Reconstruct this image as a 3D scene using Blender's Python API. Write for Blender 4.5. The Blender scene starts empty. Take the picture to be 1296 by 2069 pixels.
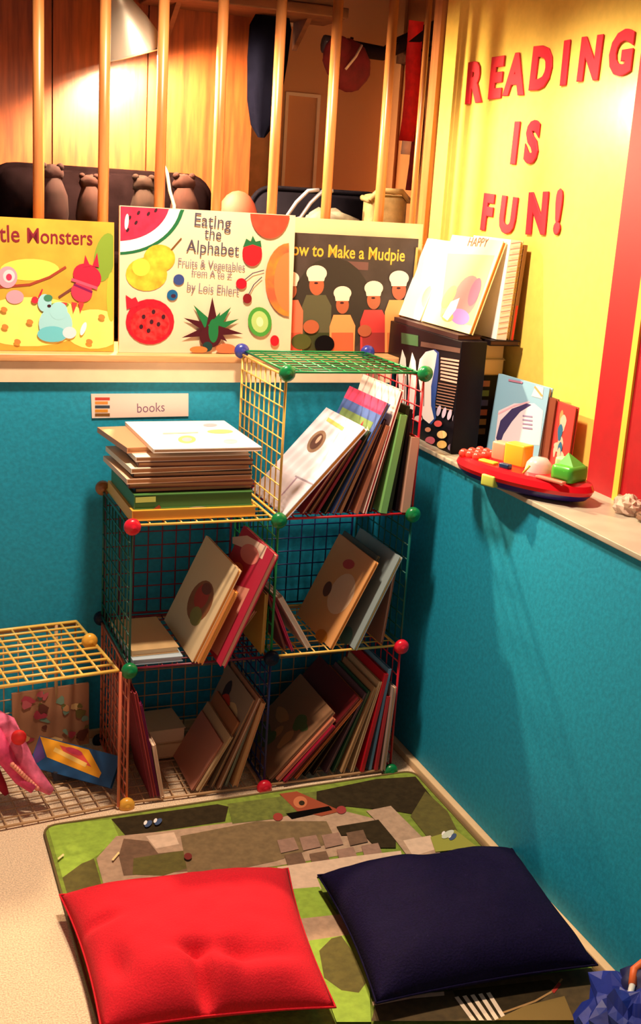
import bpy, bmesh, math, random
from mathutils import Vector, Matrix, Euler, noise
R = math.radians
C = bpy.context.scene.collection
SC = bpy.context.scene

# ------------------------------------------------------------------ camera
CAM = Vector((-1.31868, -2.62428, 1.54116))
ROT = Euler((R(74.6461), R(-3.5806), R(-20.9817)), 'XYZ')
FPX = 2346.96                                   # focal length in pixels of the 1296x2069 frame
cd = bpy.data.cameras.new('camera'); cam = bpy.data.objects.new('camera', cd); C.objects.link(cam)
cam.location = CAM; cam.rotation_euler = ROT
cd.sensor_fit = 'HORIZONTAL'; cd.sensor_width = 36.0; cd.lens = 36.0 * FPX / 1296.0
cd.clip_start = 0.05; cd.clip_end = 50
SC.camera = cam
# ------------------------------------------------------------------ world, lights, exposure
w = bpy.data.worlds.new('world'); SC.world = w; w.use_nodes = True
w.node_tree.nodes['Background'].inputs[0].default_value = (1.0, .74, .62, 1)
w.node_tree.nodes['Background'].inputs[1].default_value = .36
def area(name, loc, target, size, power, col):
    l = bpy.data.lights.new(name, 'AREA'); l.shape = 'DISK'; l.size = size; l.energy = power; l.color = col
    o = bpy.data.objects.new(name, l); C.objects.link(o); o.location = loc
    o.rotation_euler = (Vector(target) - Vector(loc)).to_track_quat('-Z', 'Y').to_euler()
    return o
sl = bpy.data.lights.new('ceiling_lamp_light', 'SPOT'); sl.energy = 190; sl.color = (1.0, .77, .55); sl.shadow_soft_size = .09
sl.spot_size = R(128); sl.spot_blend = .22
so_ = bpy.data.objects.new('ceiling_lamp_light', sl); C.objects.link(so_); so_.location = (-.62, -.20, 2.44)
BULB_POWER = 150
SC.view_settings.view_transform = 'Standard'; SC.view_settings.look = 'None'
SC.view_settings.gamma = 1; SC.view_settings.use_curve_mapping = False
SC.view_settings.exposure = 0.28

# ------------------------------------------------------------------ helpers
MR = ROT.to_matrix()
def ray(u, v): return MR @ Vector(((u - 648) / FPX, -(v - 1034.5) / FPX, -1.0))
def hit(u, v, ax, val):
    d = ray(u, v); return CAM + d * ((val - CAM[ax]) / d[ax])
def hitp(u, v, o, n):
    d = ray(u, v); return CAM + d * ((o - CAM).dot(n) / d.dot(n))

def lin(c):
    return tuple(((x / 255) / 12.92 if x / 255 <= .04045 else ((x / 255 + .055) / 1.055) ** 2.4) for x in c) + (1,)
MATS = {}
def mat(rgb, rough=.6, var=.0, scale=30, bump=0, metal=0, emit=0, stretch=None, alt=None, alpha=1, trans=0):
    key = (tuple(rgb), rough, var, scale, bump, metal, emit, stretch, alt, alpha, trans)
    if key in MATS: return MATS[key]
    m = bpy.data.materials.new('paint_%d_%d_%d' % tuple(int(x) for x in rgb)); m.use_nodes = True
    nt = m.node_tree; b = nt.nodes['Principled BSDF']
    col = lin(rgb)
    b.inputs['Base Color'].default_value = col; b.inputs['Roughness'].default_value = rough
    b.inputs['Metallic'].default_value = metal
    if max(rgb) < 72: b.inputs['Specular IOR Level'].default_value = .12 if max(rgb) > 20 else 0
    if alpha < 1: b.inputs['Alpha'].default_value = alpha
    if trans: b.inputs['Transmission Weight'].default_value = trans; b.inputs['IOR'].default_value = 1.2
    if emit:
        b.inputs['Emission Color'].default_value = col; b.inputs['Emission Strength'].default_value = emit
    if var or bump or alt:
        tc = nt.nodes.new('ShaderNodeTexCoord'); mp = nt.nodes.new('ShaderNodeMapping')
        if stretch: mp.inputs['Scale'].default_value = stretch
        n = nt.nodes.new('ShaderNodeTexNoise'); n.inputs['Scale'].default_value = scale; n.inputs['Detail'].default_value = 5
        nt.links.new(tc.outputs['Object'], mp.inputs[0]); nt.links.new(mp.outputs[0], n.inputs['Vector'])
        if var or alt:
            rp = nt.nodes.new('ShaderNodeValToRGB')
            c2 = lin(alt) if alt else tuple(min(1, x * (1 + var)) for x in col[:3]) + (1,)
            c1 = col if alt else tuple(x * (1 - var) for x in col[:3]) + (1,)
            rp.color_ramp.elements[0].position = .35; rp.color_ramp.elements[1].position = .65
            rp.color_ramp.elements[0].color = c1; rp.color_ramp.elements[1].color = c2
            nt.links.new(n.outputs['Fac'], rp.inputs[0]); nt.links.new(rp.outputs[0], b.inputs['Base Color'])
        if bump:
            bp = nt.nodes.new('ShaderNodeBump'); bp.inputs['Strength'].default_value = bump; bp.inputs['Distance'].default_value = .01
            nt.links.new(n.outputs['Fac'], bp.inputs['Height']); nt.links.new(bp.outputs[0], b.inputs['Normal'])
    MATS[key] = m
    return m

class MB:
    """collects geometry of one mesh, several materials allowed"""
    def __init__(s): s.v = []; s.f = []; s.m = []; s.mats = []; s.sm = []
    def mi(s, m):
        if m not in s.mats: s.mats.append(m)
        return s.mats.index(m)
    def add(s, vs, fs, m, smooth=False):
        b = len(s.v); s.v += [Vector(v) for v in vs]; k = s.mi(m)
        for f in fs: s.f.append([b + i for i in f]); s.m.append(k); s.sm.append(smooth)
        return s
    def box(s, lo, hi, m, bev=0):
        x0, y0, z0 = lo; x1, y1, z1 = hi
        if bev:
            bm = bmesh.new(); bmesh.ops.create_cube(bm, size=1)
            for v in bm.verts: v.co = Vector(((x0 + x1) / 2 + v.co.x * (x1 - x0), (y0 + y1) / 2 + v.co.y * (y1 - y0), (z0 + z1) / 2 + v.co.z * (z1 - z0)))
            bmesh.ops.bevel(bm, geom=bm.edges[:], offset=bev, segments=2, affect='EDGES', profile=.7)
            bm.verts.index_update(); s.add([v.co.copy() for v in bm.verts], [[v.index for v in f.verts] for f in bm.faces], m, True); bm.free()
            return s
        vs = [(x0, y0, z0), (x1, y0, z0), (x1, y1, z0), (x0, y1, z0), (x0, y0, z1), (x1, y0, z1), (x1, y1, z1), (x0, y1, z1)]
        return s.add(vs, [(0, 3, 2, 1), (4, 5, 6, 7), (0, 1, 5, 4), (1, 2, 6, 5), (2, 3, 7, 6), (3, 0, 4, 7)], m)
    def tube(s, pts, r, m, n=8, cap=True, smooth=True):
        pts = [Vector(p) for p in pts]; rs = r if isinstance(r, (list, tuple)) else [r] * len(pts)
        vs = []; fs = []
        t0 = (pts[1] - pts[0]).normalized(); up = Vector((0, 0, 1)) if abs(t0.z) < .9 else Vector((1, 0, 0))
        side = t0.cross(up).normalized()
        for i, p in enumerate(pts):
            t = (pts[min(i + 1, len(pts) - 1)] - pts[max(i - 1, 0)]).normalized()
            side = (side - t * side.dot(t)).normalized(); u2 = t.cross(side)
            for k in range(n):
                a = 2 * math.pi * k / n; vs.append(p + (side * math.cos(a) + u2 * math.sin(a)) * rs[i])
        for i in range(len(pts) - 1):
            for k in range(n):
                a = i * n + k; b = i * n + (k + 1) % n; fs.append((a, b, b + n, a + n))
        if cap: fs.append(tuple(range(n))[::-1]); fs.append(tuple(range((len(pts) - 1) * n, len(pts) * n)))
        return s.add(vs, fs, m, smooth)
    def lathe(s, prof, m, n=24, M=None, smooth=True, close=False):
        M = M or Matrix(); vs = []; fs = []
        for (r, z) in prof:
            for k in range(n):
                a = 2 * math.pi * k / n; vs.append(M @ Vector((r * math.cos(a), r * math.sin(a), z)))
        q = len(prof)
        for i in range(q - 1 + (1 if close else 0)):
            for k in range(n):
                a = i * n + k; b = i * n + (k + 1) % n; c = ((i + 1) % q) * n
                fs.append((a, b, c + (k + 1) % n, c + k))
        return s.add(vs, fs, m, smooth)
    def ball(s, c, r, m, n=12, sc=(1, 1, 1), M=None, lump=0, seed=0):
        vs = []; fs = []; h = n // 2 + 1; c = Vector(c); M = M or Matrix.Identity(3)
        for i in range(h + 1):
            th = math.pi * i / h
            for k in range(n):
                a = 2 * math.pi * k / n; d = Vector((math.sin(th) * math.cos(a), math.sin(th) * math.sin(a), math.cos(th)))
                q = 1 + (lump * noise.noise(d * 2.2 + Vector((seed, 0, 0))) if lump else 0)
                vs.append(c + M @ Vector((d.x * r * sc[0] * q, d.y * r * sc[1] * q, d.z * r * sc[2] * q)))
        for i in range(h):
            for k in range(n): fs.append((i * n + k, (i + 1) * n + k, (i + 1) * n + (k + 1) % n, i * n + (k + 1) % n))
        return s.add(vs, fs, m, True)
    def build(s, name, parent=None, M=None):
        me = bpy.data.meshes.new(name); me.from_pydata([tuple(v) for v in s.v], [], s.f)
        for m in s.mats: me.materials.append(m)
        me.polygons.foreach_set('material_index', s.m); me.polygons.foreach_set('use_smooth', s.sm)
        me.validate(); me.update()
        o = bpy.data.objects.new(name, me); C.objects.link(o)
        if parent: o.parent = parent
        if M is not None: o.matrix_basis = M
        return o

def tag(o, label, cat, group=None):
    o['label'] = label; o['category'] = cat
    if group: o['group'] = group
    return o
def thing(name, label, cat, M=None, group=None):
    o = bpy.data.objects.new(name, None); C.objects.link(o); o.empty_display_size = .02
    if M is not None: o.matrix_basis = M if isinstance(M, Matrix) else Matrix.Translation(M)
    return tag(o, label, cat, group)
def struct(mb, name):
    o = mb.build(name); o['kind'] = 'structure'; return o

_txt = {}
def text_mesh(s, bold=0, ext=0, bevel=0):
    """outline of a string as (verts, faces) of unit em size"""
    k = (s, bold, ext, bevel)
    if k in _txt: return _txt[k]
    cu = bpy.data.curves.new('t', 'FONT'); cu.body = s; cu.size = 1; cu.offset = bold; cu.resolution_u = 3
    cu.extrude = ext; cu.bevel_depth = bevel; cu.bevel_resolution = 1 if bevel else 0
    o = bpy.data.objects.new('t', cu); C.objects.link(o)
    dg = bpy.context.evaluated_depsgraph_get(); me = bpy.data.meshes.new_from_object(o.evaluated_get(dg))
    r = ([v.co.copy() for v in me.vertices], [list(p.vertices) for p in me.polygons])
    bpy.data.objects.remove(o); bpy.data.curves.remove(cu); bpy.data.meshes.remove(me)
    _txt[k] = r; return r

class Art:
    """flat print on a plane of a thing: M = world matrix of the plane, print grows along local z"""
    def __init__(s, M, z=0.0006, clip=None):
        s.M = M; s.inv = M.inverted(); s.mb = MB(); s.z = z; s.step = .00012; s.clip = clip
        s.o = M.translation + M.to_3x3() @ Vector((0, 0, z)); s.n = (M.to_3x3() @ Vector((0, 0, 1))).normalized()
    def P(s, u, v):
        l = s.inv @ hitp(u, v, s.o, s.n); x, y = l.x, l.y
        if s.clip: x = min(max(x, s.clip[0]), s.clip[2]); y = min(max(y, s.clip[1]), s.clip[3])
        return (x, y)
    def poly(s, pts, m):
        s.z += s.step; s.mb.add([(x, y, s.z) for x, y in pts], [list(range(len(pts)))], m)
    def ppoly(s, px, m): s.poly([s.P(*p) for p in px], m)
    def ell(s, u, v, a, b, m, rot=0, n=22, wob=0):
        pts = []
        for k in range(n):
            t = 2 * math.pi * k / n; q = 1 + wob * math.sin(3 * t + 1)
            x, y = a * q * math.cos(t), b * q * math.sin(t); c, d = math.cos(R(rot)), math.sin(R(rot))
            pts.append((u + x * c - y * d, v + x * d + y * c))
        s.ppoly(pts, m)
    def line(s, px, wd, m):
        for a, b in zip(px[:-1], px[1:]):
            a = Vector(a); b = Vector(b); d = (b - a)
            if d.length < 1e-6: continue
            n = Vector((-d.y, d.x)).normalized() * wd / 2; e = d.normalized() * wd * .3
            s.ppoly([tuple(a - e + n), tuple(b + e + n), tuple(b + e - n), tuple(a - e - n)], m)
    def text(s, t, a, b, m, hscale=1.0, bold=.01):
        """string t between pixel a and pixel b along its base line"""
        A = Vector(s.P(*a)); B = Vector(s.P(*b)); vs, fs = text_mesh(t, bold)
        wd = max(v.x for v in vs); d = (B - A); k = d.length / wd; e = d.normalized(); n = Vector((-e.y, e.x))
        s.z += s.step
        s.mb.add([tuple(A + e * v.x * k + n * v.y * k * hscale) + (s.z,) for v in vs], fs, m)
    def loc_text(s, t, x, y, wd, m, hs=1, bold=.01):
        vs, fs = text_mesh(t, bold); k = wd / max(v.x for v in vs); s.z += s.step
        s.mb.add([(x + v.x * k, y + v.y * k * hs, s.z) for v in vs], fs, m)
    def done(s, parent, name='cover_print', M=None):
        if not s.mb.f: return
        cv = [c for c in parent.children if c.type == 'MESH' and c.name.split('.')[0] in ('cover', 'box_body', 'rug_base', 'paper')]
        return s.mb.build(name, cv[0] if cv else parent, parent.matrix_basis.inverted() @ s.M if M is None else M)

# frames of reference for books: local X = width, Y = height, Z = front cover normal
def frame(o, X, Y):
    X = Vector(X).normalized(); Z = X.cross(Vector(Y)).normalized(); Y = Z.cross(X)
    M = Matrix.Identity(4)
    for i in range(3): M[i][0] = X[i]; M[i][1] = Y[i]; M[i][2] = Z[i]; M[i][3] = o[i]
    return M
def lean_frame(x, y, z, a):            # cover faces left (-x), leaning to the right by a degrees, width runs to the viewer
    return frame((x, y, z), (0, -1, 0), (math.sin(R(a)), 0, math.cos(R(a))))
def face_frame(x, y, z, back=3, yaw=0):  # cover faces the room (-y), leaning back
    c, s = math.cos(R(yaw)), math.sin(R(yaw))
    Y = Vector((-s * math.sin(R(back)), c * math.sin(R(back)), math.cos(R(back))))
    return frame((x, y, z), (c, s, 0), Y)
def flat_frame(x, y, z, yaw=0): return frame((x, y, z), (math.cos(R(yaw)), math.sin(R(yaw)), 0), (-math.sin(R(yaw)), math.cos(R(yaw)), 0))

PAGES = mat((226, 196, 150), .8, .12, 300, stretch=(1, 1, 40))
def book(label, M, wd, h, t, col, pages=None, name='picture_book', spine_out=False, group=None, rough=.45, hard=.0022, cat='book', cover=None):
    r = thing(name, label, cat, M, group)
    cm = cover or (col if not isinstance(col, tuple) else mat(col, rough)); pg = pages or PAGES
    if isinstance(pg, tuple): pg = mat(pg, .8)
    b = MB(); e = min(hard, t * .22)
    b.box((0, 0, 0), (wd, h, e), cm); b.box((0, 0, t - e), (wd, h, t), cm)
    if spine_out: b.box((wd - e, 0, e), (wd, h, t - e), cm); x0, x1 = .004, wd - e
    else: b.box((0, 0, e), (e, h, t - e), cm); x0, x1 = e, wd - .003
    b.build('cover', r)
    p = MB(); p.box((x0, .003, e), (x1, h - .003, t - e), pg); p.build('pages', r)
    return r

# ------------------------------------------------------------------ the room
TEAL = mat((16, 149, 186), .62, .10, 90, .08)
CREAM = mat((238, 214, 180), .55, .04, 20)
YEL = mat((240, 206, 100), .24, .04, 40, .02)
REDW = mat((160, 4, 22), .5, .06, 30)
ZL = 1.10; YB = .42; XR = .09; ZR = .90; XY = .30
CARPET = mat((236, 208, 178), .95, .22, 260, .6)
struct(MB().box((-4.0, -4.6, -.05), (.5, .60, 0), CARPET), 'floor')
struct(MB().box((-4.0, YB, 0), (.40, .62, ZL - .02), TEAL), 'wall_back')
struct(MB().box((-4.0, YB - .012, ZL - .074), (XR + .008, YB, ZL - .02), CREAM), 'trim_1')
WOODL = mat((214, 160, 108), .4, .12, 12, stretch=(1, 12, 12))
struct(MB().box((-4.0, YB - .022, ZL - .02), (XY, .66, ZL), WOODL, .003), 'trim_2')
struct(MB().box((XR, -4.6, 0), (.40, YB, ZR - .012), TEAL), 'wall_right')
LEDGE = mat((176, 168, 150), .35, .1, 15, stretch=(1, 1, 1))
struct(MB().box((XR - .012, -4.6, ZR - .012), (XY, YB - .012, ZR), LEDGE, .002), 'trim_3')
struct(MB().box((XY, -.335, ZR), (.40, .655, 2.5), YEL), 'wall_right_upper')
d = MB(); d.box((XY - .012, -1.6, ZR), (.40, -.335, 2.5), REDW)
dr = struct(d, 'door_1')
YS = mat((236, 190, 70), .4)
# yellow strip between the two red boards, stood on the plane of the boards
ps = [hit(1241, 1003, 0, XY - .012), hit(1252, 1003, 0, XY - .012)]
MB().box((XY - .018, ps[1].y, ZR), (XY - .012, ps[0].y, 2.5), YS).build('divider_strip', dr)
MB().box((XY - .017, ps[1].y - .9, ZR), (XY - .012, ps[1].y, ZR + .018), mat((150, 120, 90), .5)).build('threshold', dr)
BASE = mat((228, 194, 150), .6, .05, 20)
struct(MB().box((XR - .020, -4.6, 0), (XR, YB, .022), BASE, .003), 'baseboard_right')
struct(MB().box((-4.0, YB - .012, 0), (XR - .02, YB, .022), BASE), 'baseboard_back')
struct(MB().box((-4.0, -4.6, 2.5), (1.6, 2.0, 2.56), mat((120, 90, 70), .9)), 'ceiling')
# raised landing behind the railing
struct(MB().box((-4.0, .66, 1.02), (1.6, 2.0, 1.08), mat((110, 80, 58), .8, .1, 40)), 'floor_landing')
struct(MB().box((-2.0, .66, 1.08), (-1.94, 1.006, 2.5), mat((120, 74, 44), .7, .1, 10)), 'wall_light_block_left')  # unseen side wall, added to keep ambient light off the far wall
WP = mat((96, 42, 16), .42, 0, 5, .05, stretch=(14, 14, 1.2), alt=(128, 64, 26))
wp = struct(MB().box((-4.0, 1.02, 1.08), (-.165, 1.08, 2.5), mat((90, 50, 24), .6)), 'wall_far')
xs = [-1.9, -1.62, -1.34, -1.06, -.78, -.50, -.265, -.168]
for i in range(len(xs) - 1):
    MB().box((xs[i] + .002, 1.006, 1.08), (xs[i + 1] - .002, 1.02, 2.5), WP).build('wood_panel', wp)
TAN = mat((226, 172, 120), .7, .08, 30)
struct(MB().box((-.30, 1.42, 1.08), (1.6, 1.48, 2.5), TAN), 'wall_far_right')
# panelled door in the far wall
d2 = struct(MB().box((.045, 1.395, 1.08), (.50, 1.42, 2.42), mat((218, 164, 114), .6)), 'door_2')
MOLD = mat((246, 226, 190), .5)
def molding(x0, z0, x1, z1):
    m = MB(); q = .011
    m.box((x0, 1.386, z0), (x0 + q, 1.395, z1), MOLD); m.box((x1 - q, 1.386, z0), (x1, 1.395, z1), MOLD)
    m.box((x0 + q, 1.386, z1 - q), (x1 - q, 1.395, z1), MOLD); m.box((x0 + q, 1.386, z0), (x1 - q, 1.395, z0 + q), MOLD)
    m.build('panel_molding', d2)
for (u0, v1, u1, v0) in [(578, 185, 634, 430), (560, -80, 604, 55), (632, -80, 664, 50)]:
    a = hit(u0, v1, 1, 1.39); b = hit(u1, v0, 1, 1.39); molding(a.x, max(b.z, 1.2), b.x, a.z)
struct(MB().box((.285, .66, 1.08), (.40, .71, 2.5), mat((160, 98, 54), .5, 0, 6, stretch=(10, 10, 1), alt=(180, 116, 66))), 'trim_4')
struct(MB().box((.52, .80, 1.08), (.58, 1.42, 2.5), mat((176, 116, 70), .6, .06, 20)), 'wall_landing_side')

# ------------------------------------------------------------------ railing
rl = thing('stair_railing', 'wooden railing of slim round balusters along the ledge behind the big books', 'railing', (-.4, .585, ZL))
DOW = mat((150, 92, 48), .3, 0, 8, stretch=(6, 6, .6), alt=(176, 114, 64))
for u, v in [(78, 430), (208, 440), (322, 410), (437, 415), (549, 430), (658, 435), (766, 430), (834, 430)]:
    p = hit(u, v, 1, .585); r_ = .0145 if u != 834 else .009
    MB().tube([(p.x + .4, 0, 0), (p.x + .4, 0, .5), (p.x + .4, 0, 1.06)], r_, DOW, 14).build('baluster', rl)
for k in (-1.046, -1.206, -1.366): MB().tube([(k + .4, 0, 0), (k + .4, 0, 1.06)], .0145, DOW, 14).build('baluster', rl)
MB().box((-1.6, -.03, 1.055), (.675, .03, 1.11), DOW, .01).build('handrail', rl)

# ------------------------------------------------------------------ clamp lamp
ALU = mat((196, 186, 168), .38, metal=.6)
INN = mat((250, 246, 236), .5)
Lc = Vector((-.597, .75, 1.873))
ax_ = Vector((-.33, -.05, .94)).normalized(); q = ax_.to_track_quat('Z', 'Y').to_matrix().to_4x4()
LM = Matrix.Translation(Lc) @ q
lp = thing('hanging_lamp', 'glowing lamp with a bell-shaped metal shade hanging behind the railing', 'lamp', LM)
m = MB(); prof = [(.0935, 0), (.090, .014), (.078, .05), (.062, .09), (.043, .125), (.030, .15), (.027, .19)]
m.lathe(prof, ALU, 36); m.lathe([(r - .0015, z) for r, z in prof[::-1]], INN, 36)
m.lathe([(.0935, 0), (.096, -.001), (.096, .003), (.0925, .005)], ALU, 36)
m.build('lamp_shade', lp)
m = MB(); m.lathe([(.001, .225), (.022, .222), (.026, .19), (.026, .15), (.018, .14)], mat((40, 36, 34), .5), 20); m.build('socket', lp)
m = MB(); m.lathe([(.0015, .062), (.012, .065), (.020, .075), (.023, .09), (.020, .106), (.013, .12), (.012, .145)], mat((255, 226, 178), .3, emit=30), 18)
m.build('bulb', lp)
pl = bpy.data.lights.new('bulb_light', 'POINT'); pl.energy = BULB_POWER; pl.color = (1, .72, .42); pl.shadow_soft_size = .022
po = bpy.data.objects.new('bulb_light', pl); C.objects.link(po); po.location = LM @ Vector((0, 0, .030))
m = MB(); tp = LM @ Vector((0, 0, .22))
pts = [(0, 0, .222), (.01, .0, .30), (.05, .02, .42), (.16, .03, .60)]
m.tube(pts, .004, mat((60, 50, 44), .5)); m.build('cord', lp)
cw = [hit(338, 350, 1, .64), hit(343, 385, 1, .63), hit(352, 415, 1, .62), Vector((-.505, .635, 1.3)), Vector((-.50, .65, 1.085))]
cw = [Vector((-.545, .66, 1.62)), *cw]
tag(MB().tube(cw, .005, mat((232, 220, 200), .4)).build('power_cord'), 'white power cord dangling behind the top of the fruit book', 'cord')

# ------------------------------------------------------------------ things on the landing
DK = mat((10, 5, 6), .85, .3, 20, .2)
def rounded_back(x0, x1, y0, y1, z0, z1, rad, m):
    pts = []
    for cx, cz, a0 in [(x1 - rad, z1 - rad, 0), (x0 + rad, z1 - rad, 90)]:
        for k in range(7):
            a = R(a0 + 15 * k); pts.append((cx + rad * math.cos(a), cz + rad * math.sin(a)))
    pts += [(x0, z0), (x1, z0)]; n = len(pts)
    vs = [(x, y0, z) for x, z in pts] + [(x, y1, z) for x, z in pts]
    fs = [list(range(n)), list(range(n, 2 * n))[::-1]] + [[i, i + n, (i + 1) % n + n, (i + 1) % n] for i in range(n)]
    bm = bmesh.new(); bv = [bm.verts.new(v) for v in vs]
    for f in fs: bm.faces.new([bv[i] for i in f])
    bmesh.ops.recalc_face_normals(bm, faces=bm.faces[:])
    ed = [e for e in bm.edges if len(e.link_faces) == 2 and (len(e.link_faces[0].verts) > 4) != (len(e.link_faces[1].verts) > 4)]
    bmesh.ops.bevel(bm, geom=ed, offset=.018, segments=3, affect='EDGES')
    bm.verts.index_update(); mb = MB(); mb.add([v.co.copy() for v in bm.verts], [[v.index for v in f.verts] for f in bm.faces], m, True); bm.free()
    return mb
ch = thing('armchair', 'dark padded armchair with a rounded back behind the railing under the lamp', 'armchair', (-.62, .805, 1.08))
rounded_back(-.355, .30, .06, .19, .0, .492, .08, DK).build('backrest', ch)
MB().box((-.30, -.10, .08), (.25, .06, .26), DK, .03).build('seat', ch)
MB().box((-.355, -.11, .0), (-.30, .06, .34), DK, .02).build('armrest', ch)
MB().box((.25, -.11, .0), (.305, .06, .34), DK, .02).build('armrest', ch)
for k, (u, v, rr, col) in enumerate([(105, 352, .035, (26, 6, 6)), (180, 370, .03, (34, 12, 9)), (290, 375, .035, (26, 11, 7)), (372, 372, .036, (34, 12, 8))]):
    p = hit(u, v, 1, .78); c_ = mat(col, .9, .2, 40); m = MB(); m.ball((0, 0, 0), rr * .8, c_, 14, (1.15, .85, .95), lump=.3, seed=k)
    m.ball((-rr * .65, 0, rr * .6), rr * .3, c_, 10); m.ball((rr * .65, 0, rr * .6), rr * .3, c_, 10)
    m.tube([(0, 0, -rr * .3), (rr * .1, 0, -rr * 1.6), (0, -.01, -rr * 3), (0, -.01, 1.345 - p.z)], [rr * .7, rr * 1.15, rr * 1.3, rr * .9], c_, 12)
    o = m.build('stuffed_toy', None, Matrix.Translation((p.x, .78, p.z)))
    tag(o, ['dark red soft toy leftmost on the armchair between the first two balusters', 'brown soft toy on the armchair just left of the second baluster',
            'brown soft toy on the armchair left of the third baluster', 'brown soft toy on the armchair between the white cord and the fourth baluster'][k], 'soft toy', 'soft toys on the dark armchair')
m = MB(); m.ball((0, 0, .235), .06, mat((150, 62, 42), .7, .1, 30), 18, (1.05, .8, .9)); m.lathe([(.05, 0), (.066, .08), (.068, .18), (.06, .24)], mat((150, 62, 42), .7, .1, 30), 18)
p = hit(482, 395, 1, .86); tag(m.build('round_cushion', None, Matrix.Translation((p.x, .86, 1.23 - .145 + .0))), 'orange-pink rounded cushion behind the title of the fruit book', 'cushion')
bpy.data.objects['round_cushion'].scale = (1, 1, 1.55)
# black open carry case with grey and khaki contents
cs = thing('carry_case', 'black open carrying case behind the railing on the right', 'case', (.05, .85, 1.08))
BLK = mat((16, 14, 20), .6, .2, 30)
m = rounded_back(-.24, .235, .075, .10, 0, .475, .075, BLK); m.build('lid', cs)
m = MB(); m.box((-.22, -.10, 0), (.215, -.085, .30), BLK); m.box((-.22, .06, 0), (.215, .075, .30), BLK); m.box((-.235, -.10, 0), (-.22, .075, .30), BLK); m.box((.215, -.10, 0), (.23, .075, .30), BLK); m.box((-.22, -.085, 0), (.215, .06, .02), BLK); m.build('case_body', cs)
GR = mat((120, 116, 104), .6, .2, 30, .3)
m = MB(); m.ball((0, 0, 0), .11, GR, 20, (1.1, .45, .8), lump=.3, seed=4); m.tube([(0, 0, -.04), (0, 0, -.27)], [.05, .04], GR, 12)
tag(m.build('cloth_bundle', None, Matrix.Translation((.045, .84, 1.405))), 'grey crumpled cloth bundle in the black carrying case', 'cloth')
KH = mat((136, 114, 74), .75, .15, 40, .3)
bag = thing('canvas_bag', 'small khaki bag with a rolled rim at the right end of the black case', 'bag', (.205, .785, 1.135))
MB().box((-.065, -.03, 0), (.065, .03, .415), KH, .02).build('bag_body', bag)
MB().tube([(-.066, -.03, .395), (-.04, -.036, .425), (.04, -.034, .425), (.068, -.03, .40), (.068, .03, .40), (-.066, .03, .40), (-.066, -.03, .395)], .009, KH, 8).build('bag_rim', bag)
tr = thing('plastic_tray', 'pale grey plastic handles poking out of the black case beside a baluster', 'tray', (-.085, .79, 1.12))
GP = mat((140, 136, 142), .35)
for s_ in (0, .045):
    MB().tube([(-.10 + s_, 0, .33 - s_ * .2), (-.03 + s_, 0, .345), (.0 + s_, 0, .39), (.035 + s_, .0, .425), (.07 + s_, 0, .43)], .006, GP, 8).build('handle', tr)
MB().box((-.09, .0, 0), (.09, .02, .33), GP, .004).build('tray_body', tr)

# wooden shelf over the far wall with a dark coat, and a rack with hat and ribbons
DW = mat((74, 40, 26), .6, 0, 5, stretch=(2, 9, 9), alt=(98, 56, 34))
sh = thing('wall_shelf', 'dark brown wooden shelf high on the far wall above the lamp', 'shelf', (-.25, .86, 2.04))
MB().box((-.28, -.06, 0), (.30, .145, .03), DW, .004).build('shelf_board', sh)
MB().box((-.24, -.055, .03), (.28, -.035, .16), DW, .004).build('front_board', sh)
for k in (-.2, .2): MB().add([(k, .145, 0), (k, .145, -.08), (k, .02, 0), (k + .015, .145, 0), (k + .015, .145, -.08), (k + .015, .02, 0)], [(0, 1, 2), (3, 5, 4), (0, 3, 4, 1), (1, 4, 5, 2), (0, 2, 5, 3)], DW).build('bracket', sh)
ct = MB(); rows = [(0, .050, .010), (-.03, .062, .03), (-.12, .060, .034), (-.24, .050, .03), (-.31, .034, .022), (-.345, .010, .008)]
vs = []; fs = []; n = 20
for (z, a, b) in rows:
    for k in range(n):
        t = 2 * math.pi * k / n; f = 1 + .12 * math.sin(5 * t)
        vs.append((a * f * math.cos(t) + (z * .05), b * f * math.sin(t), z))
for i in range(len(rows) - 1):
    for k in range(n): fs.append((i * n + k, i * n + (k + 1) % n, (i + 1) * n + (k + 1) % n, (i + 1) * n + k))
fs.append(tuple(range(n))); ct.add(vs, fs, mat((6, 6, 14), .95, .2, 30), True)
p = hit(550, 66, 1, .90); o = ct.build('coat', None, Matrix.Translation((p.x, .90, 2.037))); tag(o, 'dark navy coat hanging from the wooden shelf beside the tan door', 'coat')
rk = thing('coat_rack', 'dark wooden coat rack on the landing above the hat and red scarf', 'coat rack', (.33, 1.12, 2.03))
a = hit(655, 75, 1, 1.12); b = hit(905, 20, 1, 1.12)
ang = math.atan2(b.z - a.z, b.x - a.x)
MB().tube([(a.x - .33, 0, a.z - 2.03 - .02), (-.02, 0, -.035), (.02, 0, -.01), (b.x - .33 + .04, 0, b.z - 2.03 - .025)], [.028, .022, .026, .03], mat((34, 20, 24), .7), 10).build('rail', rk)
for k in (-.16, 0, .12): MB().tube([(k, 0, -.01), (k, -.05, -.03), (k, -.06, -.005)], .006, mat((40, 30, 28), .4, metal=.5), 8).build('hook', rk)
MB().box((.15, -.02, -.03), (.19, .30, .03), DW).build('bracket', rk)
HM = mat((112, 18, 30), .75, .25, 25)
ht = thing('cap', 'maroon cap hanging from the left end of the coat rack', 'cap', Matrix.Translation((hit(706, 134, 1, 1.03).x, 1.03, hit(706, 134, 1, 1.03).z)))
m = MB(); m.ball((0, 0, 0), .075, HM, 22, (.95, .55, 1.05), lump=.12); m.build('crown', ht)
m = MB(); m.ball((-.045, -.02, .02), .06, HM, 16, (.9, .3, 1.1), lump=.1); m.build('brim', ht)
m = MB(); m.tube([(-.03, -.046, -.015), (.0, -.050, .025), (.022, -.040, .062)], .004, mat((210, 190, 170), .5)); m.build('strap', ht)
m = MB()
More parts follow.
